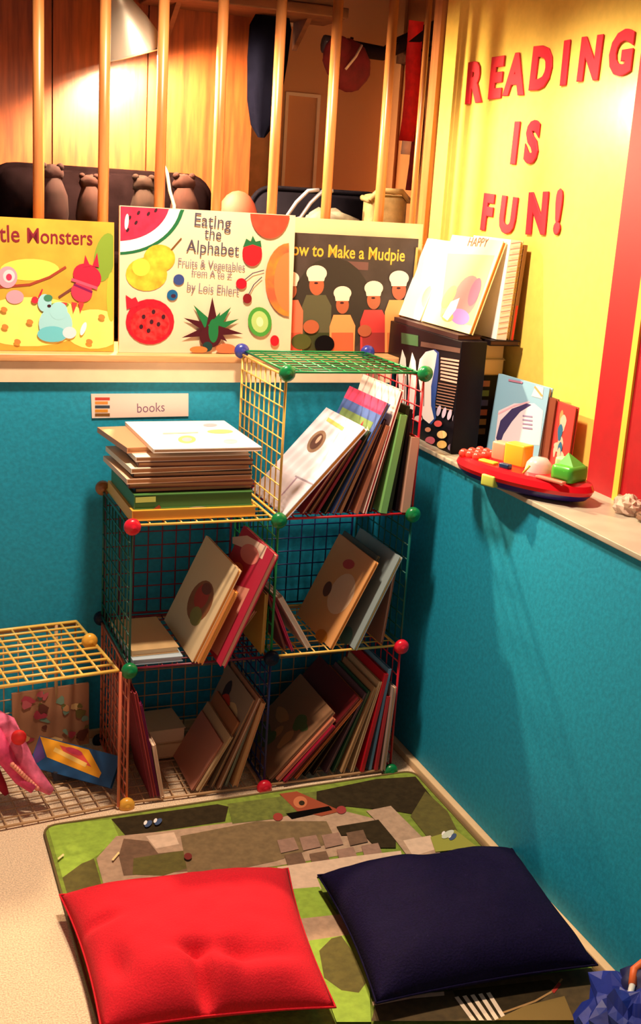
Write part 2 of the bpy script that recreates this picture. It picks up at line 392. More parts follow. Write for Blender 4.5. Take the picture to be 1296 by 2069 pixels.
def ribbon(pts, wd, m_, th=.004):
    mb = MB(); vs = []
    for (x, y, z) in pts:
        for dx, dy in ((-wd / 2, 0), (wd / 2, .006), (wd / 2, .006 + th), (-wd / 2, th)): vs.append((x + dx, y + dy, z))
    fs = []
    for i in range(len(pts) - 1):
        for k in range(4): fs.append((i * 4 + k, i * 4 + (k + 1) % 4, (i + 1) * 4 + (k + 1) % 4, (i + 1) * 4 + k))
    fs += [(0, 1, 2, 3), tuple(range(len(pts) * 4 - 4, len(pts) * 4))[::-1]]
    mb.add(vs, fs, m_, True); return mb
def ribpx(L, y, wob=.006):
    out = []
    for i, (u, v) in enumerate(L):
        p = hit(u, v, 1, y); out.append((p.x, y + wob * math.sin(i * 2), p.z))
    return out
sc1 = thing('scarf', 'bright red scarf with a white tip hanging from the coat rack', 'scarf', Matrix())
ribbon(ribpx([(843, 42), (838, 120), (834, 180), (829, 240), (824, 285)], 1.09), .056, mat((214, 14, 24), .7, .15, 40)).build('cloth', sc1)
ribbon(ribpx([(824, 285), (822, 312)], 1.09), .036, mat((240, 220, 210), .8)).build('fringe', sc1)
tag(ribbon(ribpx([(857, 60), (852, 150), (847, 240), (840, 330), (834, 385)], 1.125), .045, mat((120, 16, 30), .7, .3, 30)).build('belt'), 'long dark red belt hanging behind the bright scarf', 'belt')

# ------------------------------------------------------------------ big books on the back ledge
def ctr(M, t): return M @ Matrix.Translation((0, 0, t))
SIL = mat((60, 30, 40), .5)
# 1: yellow monsters book
M1 = face_frame(-1.13, .462, ZL, 4)
b1 = book('yellow picture book titled Little Monsters, leftmost on the back ledge', M1, .43, .334, .012, mat((210, 160, 58), .28, .12, 14), hard=.003)
A = Art(ctr(M1, .012), .0002, clip=(.002, .002, .428, .332))
PALEY = mat((255, 232, 120), .3, .08, 20); A.ell(60, 650, 120, 50, PALEY, 0); A.ell(190, 665, 60, 40, PALEY); A.ell(60, 545, 60, 22, mat((250, 210, 90), .3))
GRN = mat((120, 150, 50), .35); A.ell(212, 520, 22, 50, GRN, 10); A.ell(225, 600, 10, 50, mat((170, 180, 60), .35), 0); A.ell(110, 620, 30, 8, GRN, -10)
TM_ = mat((120, 24, 40), .4); A.text('Little', (-44, 487), (40, 489), TM_, 1.2, .008); A.text('Monsters', (53, 490), (187, 495), TM_, 1.2, .008)
A.line([(0, 580), (60, 575), (100, 560), (132, 540)], 5, mat((150, 60, 40), .4)); A.line([(120, 600), (150, 580), (170, 560)], 5, mat((110, 60, 50), .4))
PK = mat((240, 150, 170), .35); A.ell(15, 560, 20, 22, PK); A.ell(18, 558, 12, 13, mat((250, 200, 210), .35)); A.ell(18, 560, 6, 7, mat((200, 50, 90), .35)); A.ell(30, 600, 18, 14, PK)
RB = mat((180, 30, 60), .35); A.ell(176, 558, 30, 24, RB, 30); A.ell(165, 590, 22, 20, mat((220, 50, 80), .35), 30); A.line([(150, 575), (185, 590)], 5, mat((120, 20, 80), .35)); A.line([(146, 565), (195, 582)], 6, mat((230, 80, 110), .35))
A.ppoly([(168, 540), (172, 515), (182, 538)], RB); A.ppoly([(186, 538), (196, 510), (200, 540)], RB)
for u in (130, 150, 164): A.ppoly([(u - 6, 610), (u + 6, 612), (u - 2, 632)], mat((226, 60, 60), .35))
LB = mat((150, 208, 222), .3); A.ell(112, 655, 34, 36, LB); A.ell(90, 612, 14, 18, LB); A.ell(118, 628, 18, 18, LB); A.ell(105, 675, 30, 16, mat((100, 190, 210), .3)); A.ell(140, 672, 14, 12, mat((190, 214, 232), .3))
A.ell(97, 602, 9, 7, mat((60, 130, 100), .35)); A.ell(99, 618, 4, 3, SIL); A.ell(70, 606, 7, 7, mat((230, 40, 60), .35)); A.line([(78, 600), (85, 585)], 3, RB)
A.ell(168, 664, 5, 14, mat((240, 245, 250), .3), 20)
for u, v in [(10, 660), (35, 690), (60, 650), (205, 640), (8, 625), (180, 690)]: A.ell(u, v, 7, 5, mat((240, 130, 60), .35), 20)
A.done(b1)
tag(MB().box((-.68, .452, ZL), (-.676, .498, ZL + .30), mat((24, 14, 18), .6)).build('bookend'), 'thin black bookend between the yellow book and the fruit book', 'bookend') if False else None
# 2: fruit alphabet book
M2 = face_frame(-.689, .452, ZL, 3)
b2 = book('large cream picture book titled Eating the Alphabet with painted fruit, middle of the back ledge', M2, .484, .378, .012, mat((224, 202, 172), .25, .03, 14), hard=.003)
A = Art(ctr(M2, .012), .0002, clip=(.002, .002, .482, .376))
MEL = mat((222, 44, 74), .3, .15, 40); WG = mat((250, 246, 236), .3); DG = mat((30, 100, 60), .3)
def arc(cu, cv, ra, rb, a0, a1, n=14): return [(cu + ra * math.cos(R(a0 + (a1 - a0) * k / n)), cv + rb * math.sin(R(a0 + (a1 - a0) * k / n))) for k in range(n + 1)]
A.ppoly([(240, 405)] + arc(240, 405, 134, 110, 0, 90), DG); A.ppoly([(240, 405)] + arc(240, 405, 126, 104, 0, 90), WG); A.ppoly([(240, 405)] + arc(240, 405, 104, 82, 0, 90), MEL)
for u, v in [(258, 465), (275, 450), (300, 432), (315, 425), (280, 430), (262, 440)]: A.ell(u, v, 3, 5, SIL, 30, 8)
A.ell(256, 448, 4, 16, WG, 5)
PR = mat((238, 150, 40), .3, 0, 30, alt=(250, 196, 60)); A.ell(296, 554, 42, 34, PR, 0); A.ell(322, 522, 32, 28, PR, 0); A.ell(285, 540, 18, 18, mat((252, 206, 70), .3)); A.line([(346, 505), (366, 482)], 3, mat((110, 70, 30), .4))
A.ell(303, 650, 49, 46, mat((226, 30, 44), .3, 0, 60, alt=(170, 14, 40)), 0); A.ppoly([(256, 625), (254, 596), (266, 604), (274, 600), (282, 616)], mat((200, 30, 50), .3)); A.ell(303, 655, 40, 34, mat((240, 60, 60), .3, 0, 80, alt=(200, 20, 30)))
for u, v in [(290, 640), (310, 630), (320, 655), (300, 668), (285, 660), (330, 640), (306, 650)]: A.ell(u, v, 4, 5, SIL, 10, 8)
A.ell(361, 565, 11, 11, mat((50, 70, 130), .3)); A.ell(348, 596, 11, 11, mat((20, 90, 140), .3)); A.ell(350, 598, 5, 4, mat((60, 40, 60), .3))
INKC = mat((70, 66, 84), .4)
A.text('Eating', (390, 455), (466, 463), INKC, 1.1, .0); A.text('the', (412, 481), (446, 485), INKC, 1.2, .0); A.text('Alphabet', (376, 508), (482, 517), INKC, 1.15, .0)
I2 = mat((120, 108, 120), .4); A.text('Fruits & Vegetables', (358, 537), (494, 547), I2, 1.25, 0); A.text('from A to Z', (386, 556), (468, 562), I2, 1.1, 0); A.text('by Lois Ehlert', (376, 586), (482, 596), I2, 1.2, 0)
OR = mat((236, 70, 50), .3, .12, 40); A.ppoly([(504, 428)] + arc(545, 428, 40, 54, 180, 0), OR)
A.ell(509, 512, 20, 26, mat((226, 30, 40), .3)); A.ppoly([(490, 500), (497, 482), (506, 488), (510, 476), (516, 488), (526, 486), (528, 500), (510, 494)], DG)
A.ppoly([(583, 492)] + arc(583, 565, 48, 74, 270, 90), mat((244, 140, 50), .3, 0, 20, alt=(236, 90, 60))); A.ppoly([(583, 520)] + arc(583, 570, 30, 60, 270, 90), mat((246, 120, 70), .3))
CH = mat((200, 20, 40), .3); A.ell(487, 573, 11, 11, CH); A.ell(499, 603, 9, 10, mat((120, 20, 30), .3)); A.line([(494, 565), (510, 552), (532, 546)], 2, INKC); A.line([(502, 594), (512, 575), (528, 560)], 2, INKC)
A.ell(524, 650, 24, 30, mat((70, 150, 60), .3), -8); A.ell(524, 650, 17, 22, mat((170, 200, 120), .3), -8); A.ell(524, 650, 7, 10, mat((230, 226, 170), .3), -8); A.ell(554, 688, 9, 11, CH)
PD = mat((70, 26, 34), .35); PG = mat((20, 110, 60), .35)
for (x, y, wd_, c) in [(-62, 22, 12, PD), (-58, -18, 12, PD), (-38, -44, 13, PG), (-18, 30, 14, PD), (0, -60, 14, PD), (38, -40, 13, PG), (54, -16, 11, PG), (62, 14, 12, PD), (30, 30, 12, PD), (16, -30, 12, PG)]:
    cx, cy = 428, 660; d_ = Vector((x, y)).normalized(); n_ = Vector((-d_.y, d_.x)) * wd_
    A.ppoly([(cx + n_.x, cy + 6 + n_.y), (cx + x, cy + y), (cx - n_.x, cy + 6 - n_.y)], c)
A.ell(424, 680, 22, 22, PD); A.ell(430, 668, 10, 24, PG); A.ell(418, 700, 10, 10, mat((30, 60, 60), .35)); A.ell(400, 706, 18, 7, mat((230, 120, 60), .3)); A.ell(455, 704, 20, 10, mat((240, 110, 70), .3))
A.done(b2)
# 3: mudpie book
M3 = face_frame(-.262, .493, ZL, 2)
b3 = book('dark picture book titled How to Make a Mudpie on the back ledge', M3, .452, .331, .010, mat((70, 60, 56), .35, .15, 16), hard=.002)
A = Art(ctr(M3, .010), .0002, clip=(.002, .002, .450, .329))
A.text('How to Make a Mudpie', (570, 514), (818, 528), mat((220, 170, 60), .35), 1.25, .015)
A.ppoly([(664, 526), (745, 530), (744, 546), (663, 542)], mat((100, 66, 66), .4))
HT = mat((238, 214, 196), .35); SK = mat((170, 90, 60), .4)
A.ell(672, 620, 80, 100, mat((58, 52, 46), .4), 0)
for (u, v, s_, body, low) in [(640, 560, 1.15, (84, 84, 60), (60, 66, 40)), (692, 600, 1.0, (236, 150, 90), (196, 96, 60)), (755, 590, 1.05, (200, 60, 60), (150, 50, 50)), (806, 570, 1.1, (236, 160, 90), (214, 120, 70)), (586, 570, 1.0, (236, 110, 80), (200, 80, 60))]:
    bm_ = mat(body, .4); lm_ = mat(low, .4)
    A.ppoly([(u - 26 * s_, 712), (u - 26 * s_, v + 60), (u - 18 * s_, v + 36), (u + 16 * s_, v + 36), (u + 26 * s_, v + 58), (u + 24 * s_, 712)], bm_)
    A.ppoly([(u - 22 * s_, 712), (u - 22 * s_, 672), (u + 22 * s_, 672), (u + 22 * s_, 712)], lm_)
    A.ell(u, v + 16, 13 * s_, 18 * s_, SK); A.ell(u - 1, v + 12, 4, 2, SIL); A.ell(u, v - 8, 18 * s_, 14 * s_, HT); A.ppoly([(u - 16 * s_, v - 6), (u + 16 * s_, v - 6), (u + 13 * s_, v + 8), (u - 14 * s_, v + 8)], HT)
A.ell(628, 660, 16, 14, SK); A.ell(736, 668, 14, 12, SK); A.ppoly([(840, 500), (848, 500), (838, 640), (826, 640)], mat((200, 150, 70), .4))
A.ell(608, 690, 20, 16, mat((70, 80, 34), .4)); A.ell(655, 695, 20, 18, mat((20, 18, 20), .4))
A.done(b3)
M4 = face_frame(-.30, .529, ZL, 1)
b4 = book('tall plain cream book standing behind the dark mudpie book', M4, .517, .372, .008, mat((224, 198, 156), .35, .03, 14), hard=.002)

# paper label
lb = thing('paper_label', 'white paper strip with a book icon and the word books on the teal wall', 'label', frame((0, YB - .003, 0), (1, 0, 0), (0, 0, 1)))
LM2 = frame((0, YB - .003, 0), (1, 0, 0), (0, 0, 1))
A = Art(LM2, .0); A.mb = MB()
q4 = [hit(*p, 1, YB - .003) for p in [(184, 796), (381, 795), (381, 841), (186, 845)]]
pts = [(p.x, p.z) for p in q4]; m = MB(); n = 4
m.add([(x, y, -.002) for x, y in pts] + [(x, y, .0) for x, y in pts], [(0, 1, 2, 3), (7, 6, 5, 4), (0, 4, 5, 1), (1, 5, 6, 2), (2, 6, 7, 3), (3, 7, 4, 0)], mat((232, 214, 204), .5)); m.build('paper', lb)
A2 = Art(LM2, .0); A2.text('books', (276, 834), (333, 831), mat((130, 90, 120), .5), 1.15, .0)
for i, c in enumerate([(190, 60, 50), (210, 140, 60), (40, 60, 80), (206, 140, 40), (120, 80, 30)]): A.ppoly([(192, 803 + i * 8), (222 - (i % 2) * 4, 803 + i * 8), (222 - (i % 2) * 4, 809 + i * 8), (192, 809 + i * 8)], mat(c, .5))
A.done(lb, 'book_icon'); A2.done(lb, 'word')

# ------------------------------------------------------------------ letters on the yellow wall
LR = mat((206, 18, 44), .7, .08, 40)
LW = [('R', 961, 166, .112, 'first, leftmost letter of the top word'), ('E', 1004, 157, .108, 'second letter of the top word'), ('A', 1042, 150, .106, 'third letter of the top word'),
      ('D', 1095, 137, .106, 'fourth letter of the top word'), ('I', 1143, 127, .104, 'fifth letter of the top word'), ('N', 1193, 118, .100, 'sixth letter of the top word'), ('G', 1256, 107, .100, 'last letter of the top word'),
      ('I', 1042, 289, .108, 'left letter of the two-letter middle word'), ('S', 1076, 287, .108, 'right letter of the two-letter middle word'),
      ('F', 986, 429, .100, 'first letter of the bottom word'), ('U', 1027, 435, .098, 'middle letter of the bottom word'), ('N', 1086, 431, .106, 'last letter of the bottom word'), ('!', 1129, 428, .112, 'ending the bottom word')]
for ch_, u, v, hh, wh in LW:
    p = hit(u, v, 0, XY - .004); vs, fs = text_mesh(ch_, .035, .03, .022)
    x0, x1 = min(v_.x for v_ in vs), max(v_.x for v_ in vs); y0, y1 = min(v_.y for v_ in vs), max(v_.y for v_ in vs)
    k = hh / (y1 - y0); m = MB()
    wide = 1.0 if ch_ not in 'IN!' else .95
    m.add([((v_.x - (x0 + x1) / 2) * k * wide, (v_.y - (y0 + y1) / 2) * k, v_.z * .05) for v_ in vs], fs, LR)
    o = m.build('foam_letter', None, frame(p, (0, -1, 0), (0, 0, 1)) @ Matrix.Rotation(R(random.Random(u).uniform(-3, 3)), 4, 'Z'))
    nm = 'exclamation mark' if ch_ == '!' else 'letter ' + ch_
    tag(o, 'red foam %s on the yellow wall, %s' % (nm, wh), 'letter', 'red letters on the yellow wall')

# ------------------------------------------------------------------ wire cube shelf
P = .37
WIRE = {k: mat(c, .35, metal=.0) for k, c in dict(yellow=(232, 190, 90), green=(20, 130, 70), red=(196, 20, 40), maroon=(110, 16, 44), teal=(10, 90, 80), tan=(186, 146, 104), orange=(210, 110, 80), navy=(24, 34, 90), purple=(60, 24, 70)).items()}
_pm = {}
def panel_mesh(col, nx=9, ny=9, wr=.0020, fr=.0034):
    k = (col, nx, ny, wr, fr)
    if k in _pm: return _pm[k]
    m = MB(); L = .352; q = L / 2; mt = WIRE[col]
    for i in range(nx + 1):
        x = -q + L * i / nx; r_ = fr if i in (0, nx) else wr
        m.tube([(x, -q, 0), (x, q, 0)], r_, mt, 6, True)
    for i in range(ny + 1):
        y = -q + L * i / ny; r_ = fr if i in (0, ny) else wr
        m.tube([(-q, y, .0012), (q, y, .0012)], r_, mt, 6, True)
    o = m.build('tmp'); me = o.data; me.name = 'grid_' + col; bpy.data.objects.remove(o); _pm[k] = me; return me
def panel(parent, kind, c, col, org=(0, 0, 0), **kw):
    """kind: 'h' shelf, 's' side (plane x), 'b' back (plane y)"""
    o = bpy.data.objects.new('grid_panel', panel_mesh(col, **kw)); C.objects.link(o); o.parent = parent
    o.location = Vector(c) - Vector(org)
    o.rotation_euler = {'h': (0, 0, 0), 's': (0, R(90), 0), 'b': (R(90), 0, 0)}[kind]
    o['label'] = col + ' wire grid panel'; return o
KN = dict(red=(220, 24, 50), green=(10, 120, 64), yellow=(230, 170, 60), blue=(50, 60, 150), brown=(150, 96, 50), dark=(20, 30, 50))
_km = {}
def knob(parent, c, col, r_=.0215):
    if col not in _km:
        m = MB(); mt = mat(KN[col], .3)
        m.lathe([(.001, .014), (.010, .0135), (.017, .010), (.0205, .004), (.0205, -.004), (.017, -.010), (.010, -.0135), (.001, -.014)], mt, 16)
        m.ball((0, 0, 0), .016, mt, 12)
        o = m.build('tmp'); _km[col] = o.data; o.data.name = 'knob_' + col; bpy.data.objects.remove(o)
    o = bpy.data.objects.new('connector_knob', _km[col]); C.objects.link(o); o.parent = parent; o.location = c
    o.rotation_euler = (R(90), 0, 0); o['label'] = col + ' round connector knob'; return o
Z0 = .008
shf = thing('wire_cube_shelf', 'shelf of coloured wire grid cubes full of books in front of the teal wall', 'shelf', (0, 0, Z0))
h = P / 2
panel(shf, 'h', (-1.5 * P, h, 0), 'tan'); panel(shf, 'h', (-.5 * P, h, 0), 'tan')
panel(shf, 'h', (-1.5 * P, h, P), 'maroon'); panel(shf, 'h', (-.5 * P, h, P), 'yellow')
panel(shf, 'h', (-1.5 * P, h, 2 * P), 'yellow'); panel(shf, 'h', (-.5 * P, h, 2 * P), 'red'); panel(shf, 'h', (-.5 * P, h, 3 * P), 'green')
panel(shf, 's', (-2 * P, h, h), 'orange'); panel(shf, 's', (-2 * P, h, P + h), 'teal'); panel(shf, 's', (-P, h, h), 'navy')
panel(shf, 's', (-P, h, P + h), 'green'); panel(shf, 's', (-P, h, 2 * P + h), 'yellow')
panel(shf, 's', (0, h, h), 'red'); panel(shf, 's', (0, h, P + h), 'teal'); panel(shf, 's', (0, h, 2 * P + h), 'red')
panel(shf, 'b', (-1.5 * P, P, h), 'tan'); panel(shf, 'b', (-.5 * P, P, h), 'tan'); panel(shf, 'b', (-1.5 * P, P, P + h), 'maroon'); panel(shf, 'b', (-.5 * P, P, P + h), 'navy')
for (x, y, z, c) in [(-2, 0, 0, 'yellow'), (-1, 0, 0, 'red'), (0, 0, 0, 'green'), (-2, 0, 1, 'green'), (0, 0, 1, 'red'), (-1, 0, 1, 'dark'), (-2, 0, 2, 'red'), (-1, 0, 2, 'green'), (0, 0, 2, 'green'), (-1, 0, 3, 'green'), (0, 0, 3, 'green'),
                     (-1, 1, 3, 'blue'), (0, 1, 3, 'blue'), (-2, 1, 2, 'brown'), (-2, 1, 1, 'dark'), (-1, 1, 2, 'green'), (0, 1, 2, 'red'), (-1, 1, 1, 'dark'), (0, 1, 1, 'green'), (-2, 1, 0, 'dark'), (-1, 1, 0, 'red'), (0, 1, 0, 'dark')]:
    knob(shf, (x * P, y * P, z * P), c)
# low unit on the left, turned a few degrees
lowM = Matrix.Translation((-2 * P - .022, -.002, Z0)) @ Matrix.Rotation(R(7), 4, 'Z')
low = thing('wire_cube', 'low yellow-topped wire grid unit at the left edge with toys inside', 'shelf', lowM)
big = dict(nx=8, ny=9, wr=.0036, fr=.0046)
for k in range(2):
    panel(low, 'h', (-.18 - k * .36, h, P), 'yellow', **big); panel(low, 'h', (-.18 - k * .36, h, 0), 'tan')
    panel(low, 'b', (-.18 - k * .36, P, h), 'tan')
for (x, y, z, c) in [(-.36, P, 1, 'yellow')]: knob(low, (x, y, z * P), c)
knob(low, (-.02, .19, P + .012), 'yellow')
MB().tube([(-.06, P - .01, 0), (-.06, P - .01, P)], .005, WIRE['tan'], 8).build('corner_post', low)
MB().tube([(-.0, .0, 0.0), (.0, .0, P)], .004, WIRE['orange'], 8).build('corner_post', low)

# ------------------------------------------------------------------ books in the cubes
def sat(A_, B_):
    for poly in (A_, B_):
        for i in range(4):
            e = poly[(i + 1) % 4] - poly[i]; n_ = Vector((-e.y, e.x))
            a_ = [n_.dot(p) for p in A_]; b_ = [n_.dot(p) for p in B_]
            if max(a_) <= min(b_) + 1e-9 or max(b_) <= min(a_) + 1e-9: return False
    return True
def slab(x, a, t, hh):
    Y = Vector((math.sin(R(a)), math.cos(R(a)))); Z = Vector((-math.cos(R(a)), math.sin(R(a))))
    o = Vector((x, max(0, -t * math.sin(R(a)))))
    return [o, o + Z * t, o + Z * t + Y * hh, o + Y * hh]
def row(zs, specs, group, y0=.0):
    """specs: (min x of the right foot, lean angle, thickness, height, depth, y of the front edge, cover, pages, spine_out, label)"""
    prev = []; out = []
    for (x, a, t, hh, dp, yf, col, pg, so, label) in specs:
        x = x if x is not None else (prev[-1][0].x if prev else -1)
        while any(sat([p + Vector((.0004, 0)) for p in q_], slab(x, a, t, hh)) for q_ in prev): x += .0006
        s_ = slab(x, a, t, hh); prev.append(s_); o_ = s_[0]
        M = lean_frame(o_.x, yf + dp, zs + o_.y, a)
        out.append((book(label, M, dp, hh, t, col, pg, spine_out=so, group=group), M, t, dp, hh))
    print('ROW', group, round(max(p.x for q_ in prev for p in q_), 3))
    return out
CRM = (232, 208, 170); WHT = (240, 232, 226); GLD = (226, 160, 60); BRN = (90, 48, 36)
def blobs(b, seed, cols, n=6):
    """loose printed picture on a cover"""
    r_, M, t, wd, hh = b; A = Art(ctr(M, t), .0001); rn = random.Random(seed)
    for i in range(n):
        c = mat(rn.choice(cols), .4); x, y = rn.uniform(.2, .8) * wd, rn.uniform(.2, .8) * hh; a_, b_ = rn.uniform(.06, .18) * wd, rn.uniform(.05, .15) * hh
        A.poly([(x + a_ * math.cos(k * .45) * (1 + .2 * math.sin(k * 1.3)), y + b_ * math.sin(k * .45)) for k in range(14)], c)
    A.done(r_)
zz = 2 * P + Z0 + .0046
S = [(-.350, 42, .012, .300, .265, -.005, (228, 222, 238), GLD, False, 'big white book with an oval picture leaning far over in the top cube'),
     (-.318, 34, .008, .22, .20, .02, (150, 20, 36), CRM, False, 'thin red book first behind the big white book, top cube'),
     (None, 32, .008, .23, .22, .02, (110, 70, 40), (200, 150, 100), False, 'thin brown book third from the left in the top cube'),
     (None, 30, .007, .22, .20, .02, (150, 30, 44), (170, 120, 90), True, 'thin crimson-spined book fourth from the left in the top cube'),
     (None, 27, .007, .24, .22, .015, (44, 60, 44), (196, 160, 110), False, 'thin dark green book fifth from the left in the top cube'),
     (None, 25, .010, .315, .25, .01, (70, 100, 170), (190, 150, 110), False, 'tall blue book with a pink top band in the top cube'),
     (None, 22, .008, .25, .2, .02, (190, 140, 90), CRM, True, 'tan-spined thin book right of the tall blue book, top cube'),
     (None, 20, .007, .26, .2, .02, (60, 40, 60), (180, 140, 110), False, 'thin dark purple book mid top cube'),
     (None, 17, .010, .24, .2, .01, (190, 120, 90), (210, 150, 110), True, 'salmon-brown spined book mid top cube'),
     (None, 14, .009, .33, .25, .01, (244, 224, 214), (200, 30, 50), False, 'tallest white picture book with a red edge in the top cube'),
     (None, 12, .009, .25, .2, .02, (50, 34, 30), (150, 110, 80), False, 'dark brown book beside the tallest white book, top cube'),
     (None, 8, .018, .26, .06, .005, (128, 190, 110), (128, 190, 110), True, 'pale green narrow spine standing in the top cube'),
     (None, 6, .010, .28, .2, .02, (50, 60, 44), (120, 90, 70), True, 'dark olive book right of the pale green spine'),
     (None, 4, .009, .27, .2, .02, (30, 22, 30), (110, 80, 70), True, 'black book second from the right in the top cube'),
     (None, 3, .022, .20, .2, .005, (206, 160, 140), (214, 170, 140), True, 'short thick pinkish-beige book at the right end of the top cube')]
TB = row(zz, S, 'books leaning in the top right cube')
r_, M, t, wd, hh = TB[0]; A = Art(ctr(M, t), .0002)
A.ell(640, 892, 26, 14, mat((150, 120, 96), .4), -52); A.ell(640, 892, 19, 9, mat((96, 60, 50), .4), -52); A.ell(644, 888, 10, 3, mat((200, 170, 150), .4), -52)
A.line([(664, 848), (692, 866)], 8, mat((216, 196, 110), .4)); A.line([(598, 962), (632, 978)], 3, mat((170, 160, 180), .4)); A.line([(570, 1000), (600, 965)], 2, mat((190, 160, 190), .4)); A.done(r_)
r_, M, t, wd, hh = TB[5]; A = Art(ctr(M, t), .0002); A.poly([(0, hh - .035), (wd, hh - .035), (wd, hh), (0, hh)], mat((220, 60, 110), .4)); A.poly([(.02, .16), (wd - .02, .16), (wd - .02, .255), (.02, .255)], mat((120, 150, 90), .4))
A.poly([(.15, .18), (.20, .18), (.175, .25)], mat((210, 30, 60), .4)); A.poly([(.21, .17), (.235, .17), (.235, .23), (.21, .24)], mat((240, 214, 180), .4)); A.done(r_)
blobs(TB[9], 3, [(180, 40, 60), (90, 40, 40), (230, 150, 120)], 9)

zz = P + Z0 + .0046
def flatbook(label, x, y, z, wd, dp, t, col, pg=None, yaw=0, group=None, name='picture_book', **kw):
    M = flat_frame(x, y, z, yaw); return book(label, M, wd, dp, t, col, pg, group=group, name=name, **kw), M
flatbook('pale blue book lying flat, bottom of the pair in the middle left cube', -.728, .02, zz, .128, .24, .014, (170, 190, 206), (190, 190, 196), 0, 'flat books in the middle left cube')
flatbook('beige book lying flat on the pale blue book, middle left cube', -.726, .04, zz + .0145, .122, .22, .016, (214, 180, 130), (226, 196, 150), 2, 'flat books in the middle left cube')
S = [(-.572, 25, .010, .262, .30, .0, (226, 200, 158), (230, 170, 80), False, 'cream book with a brown animal picture in the middle left cube'),
     (None, 25, .012, .205, .24, -.015, (200, 130, 70), (234, 184, 90), False, 'short orange book with bright yellow page edges, middle left cube'),
     (-.508, 23.5, .014, .315, .25, -.045, (178, 40, 66), (232, 190, 160), False, 'big crimson picture book leaning at the front of the middle left cube'),
     (None, 23.8, .005, .305, .25, -.035, (150, 20, 50), (236, 210, 190), False, 'thin maroon book tucked behind the big crimson picture book'),
     (None, 35, .008, .145, .2, .02, (190, 140, 100), (210, 160, 120), False, 'small tan book leaning low beside the green divider'),
     (-.384, 1, .009, .165, .2, .02, (196, 160, 70), (200, 166, 90), False, 'small mustard book standing upright against the green divider')]
ML = row(zz, S, 'books leaning in the middle left cube')
r_, M, t, wd, hh = ML[0]; A = Art(ctr(M, t), .0002); A.ell(405, 1215, 24, 44, mat((150, 90, 50), .45), 20); A.ell(408, 1205, 14, 26, mat((176, 60, 40), .45), 20); A.ell(396, 1245, 12, 20, mat((140, 130, 60), .45), 10); A.ell(418, 1190, 10, 12, mat((120, 60, 40), .45)); A.done(r_)
r_, M, t, wd, hh = ML[2]; A = Art(ctr(M, t), .0002); A.ppoly([(470, 1085), (500, 1082), (540, 1105), (530, 1130), (500, 1110), (470, 1098)], mat((234, 200, 180), .45)); A.ell(505, 1120, 18, 22, mat((226, 130, 120), .45), -30); A.ppoly([(415, 1300), (470, 1180), (505, 1190), (440, 1325)], mat((222, 150, 130), .45)); A.ell(450, 1230, 8, 40, mat((240, 190, 170), .45), 25); A.ell(480, 1150, 12, 14, mat((214, 120, 60), .45)); A.done(r_)

S = [(-.318, -20, .007, .175, .2, .03, (120, 50, 60), (160, 110, 90), False, 'dark red book leaning left at the left side of the middle right cube'),
     (None, -23, .006, .165, .2, .02, (214, 50, 110), (190, 60, 90), False, 'small pink book leaning left in the middle right cube'),
     (-.252, -31, .014, .175, .2, .02, (226, 206, 190), (232, 214, 196), False, 'small cream book leaning left, its foot at the centre of the middle right cube'),
     (-.196, 26, .009, .26, .26, .01, (222, 160, 100), (230, 150, 50), False, 'orange and cream picture book left in the middle right cube'),
     (None, 25.5, .006, .27, .24, .03, (90, 76, 50), (120, 100, 70), False, 'thin dark book between the orange and the grey-blue one'),
     (-.135, 24, .010, .275, .27, -.01, (140, 156, 160), (226, 190, 110), False, 'grey-blue book with yellow page edges in the middle right cube'),
     (-.05, 6, .008, .235, .22, .02, (160, 110, 90), (216, 160, 130), False, 'pinkish book standing nearly upright by the right side, middle right cube')]
MRr = row(zz, S, 'books leaning in the middle right cube')
r_, M, t, wd, hh = MRr[3]; A = Art(ctr(M, t), .0002); A.ell(690, 1200, 24, 44, mat((232, 196, 160), .45), 25); A.ell(705, 1140, 12, 10, mat((196, 60, 50), .45)); A.ell(662, 1190, 8, 16, mat((110, 60, 30), .45), 20); A.ell(650, 1285, 12, 14, mat((196, 120, 30), .45)); A.done(r_)
r_, M, t, wd, hh = MRr[5]; A = Art(ctr(M, t), .0002); A.ell(735, 1160, 24, 16, mat((170, 170, 180), .45), 0); A.ell(700, 1285, 12, 20, mat((90, 140, 140), .45), 20); A.done(r_)

zz = Z0 + .0046
book('pinkish book standing at the back left of the bottom left cube', lean_frame(-.690, .345, zz, 0), .13, .25, .03, (190, 140, 130), (200, 150, 130), group='books in the bottom left cube')
flatbook('thick cream book lying flat at the back, lower of two, bottom left cube', -.655, .215, zz, .13, .14, .042, (206, 176, 130), (222, 196, 150), 0, 'books in the bottom left cube')
flatbook('thick pale book lying flat at the back, upper of two, bottom left cube', -.645, .218, zz + .0425, .115, .13, .040, (226, 202, 160), (230, 206, 170), 3, 'books in the bottom left cube')
S = [(-.668, -11, .008, .305, .19, .012, (120, 20, 44), (150, 60, 60), False, 'tall maroon book leaning left beside the orange post'),
     (None, -11, .009, .30, .19, .012, (186, 70, 70), (150, 50, 60), False, 'tall rose book leaning left, second from the post'),
     (None, -11, .006, .27, .19, .01, (120, 20, 90), (140, 40, 90), False, 'thin purple book leaning left in the bottom left cube'),
     (None, -10, .010, .155, .17, .005, (226, 190, 160), (240, 214, 190), False, 'short cream book leaning left, last of the left-leaning ones')]
BL = row(zz, S, 'books in the bottom left cube')
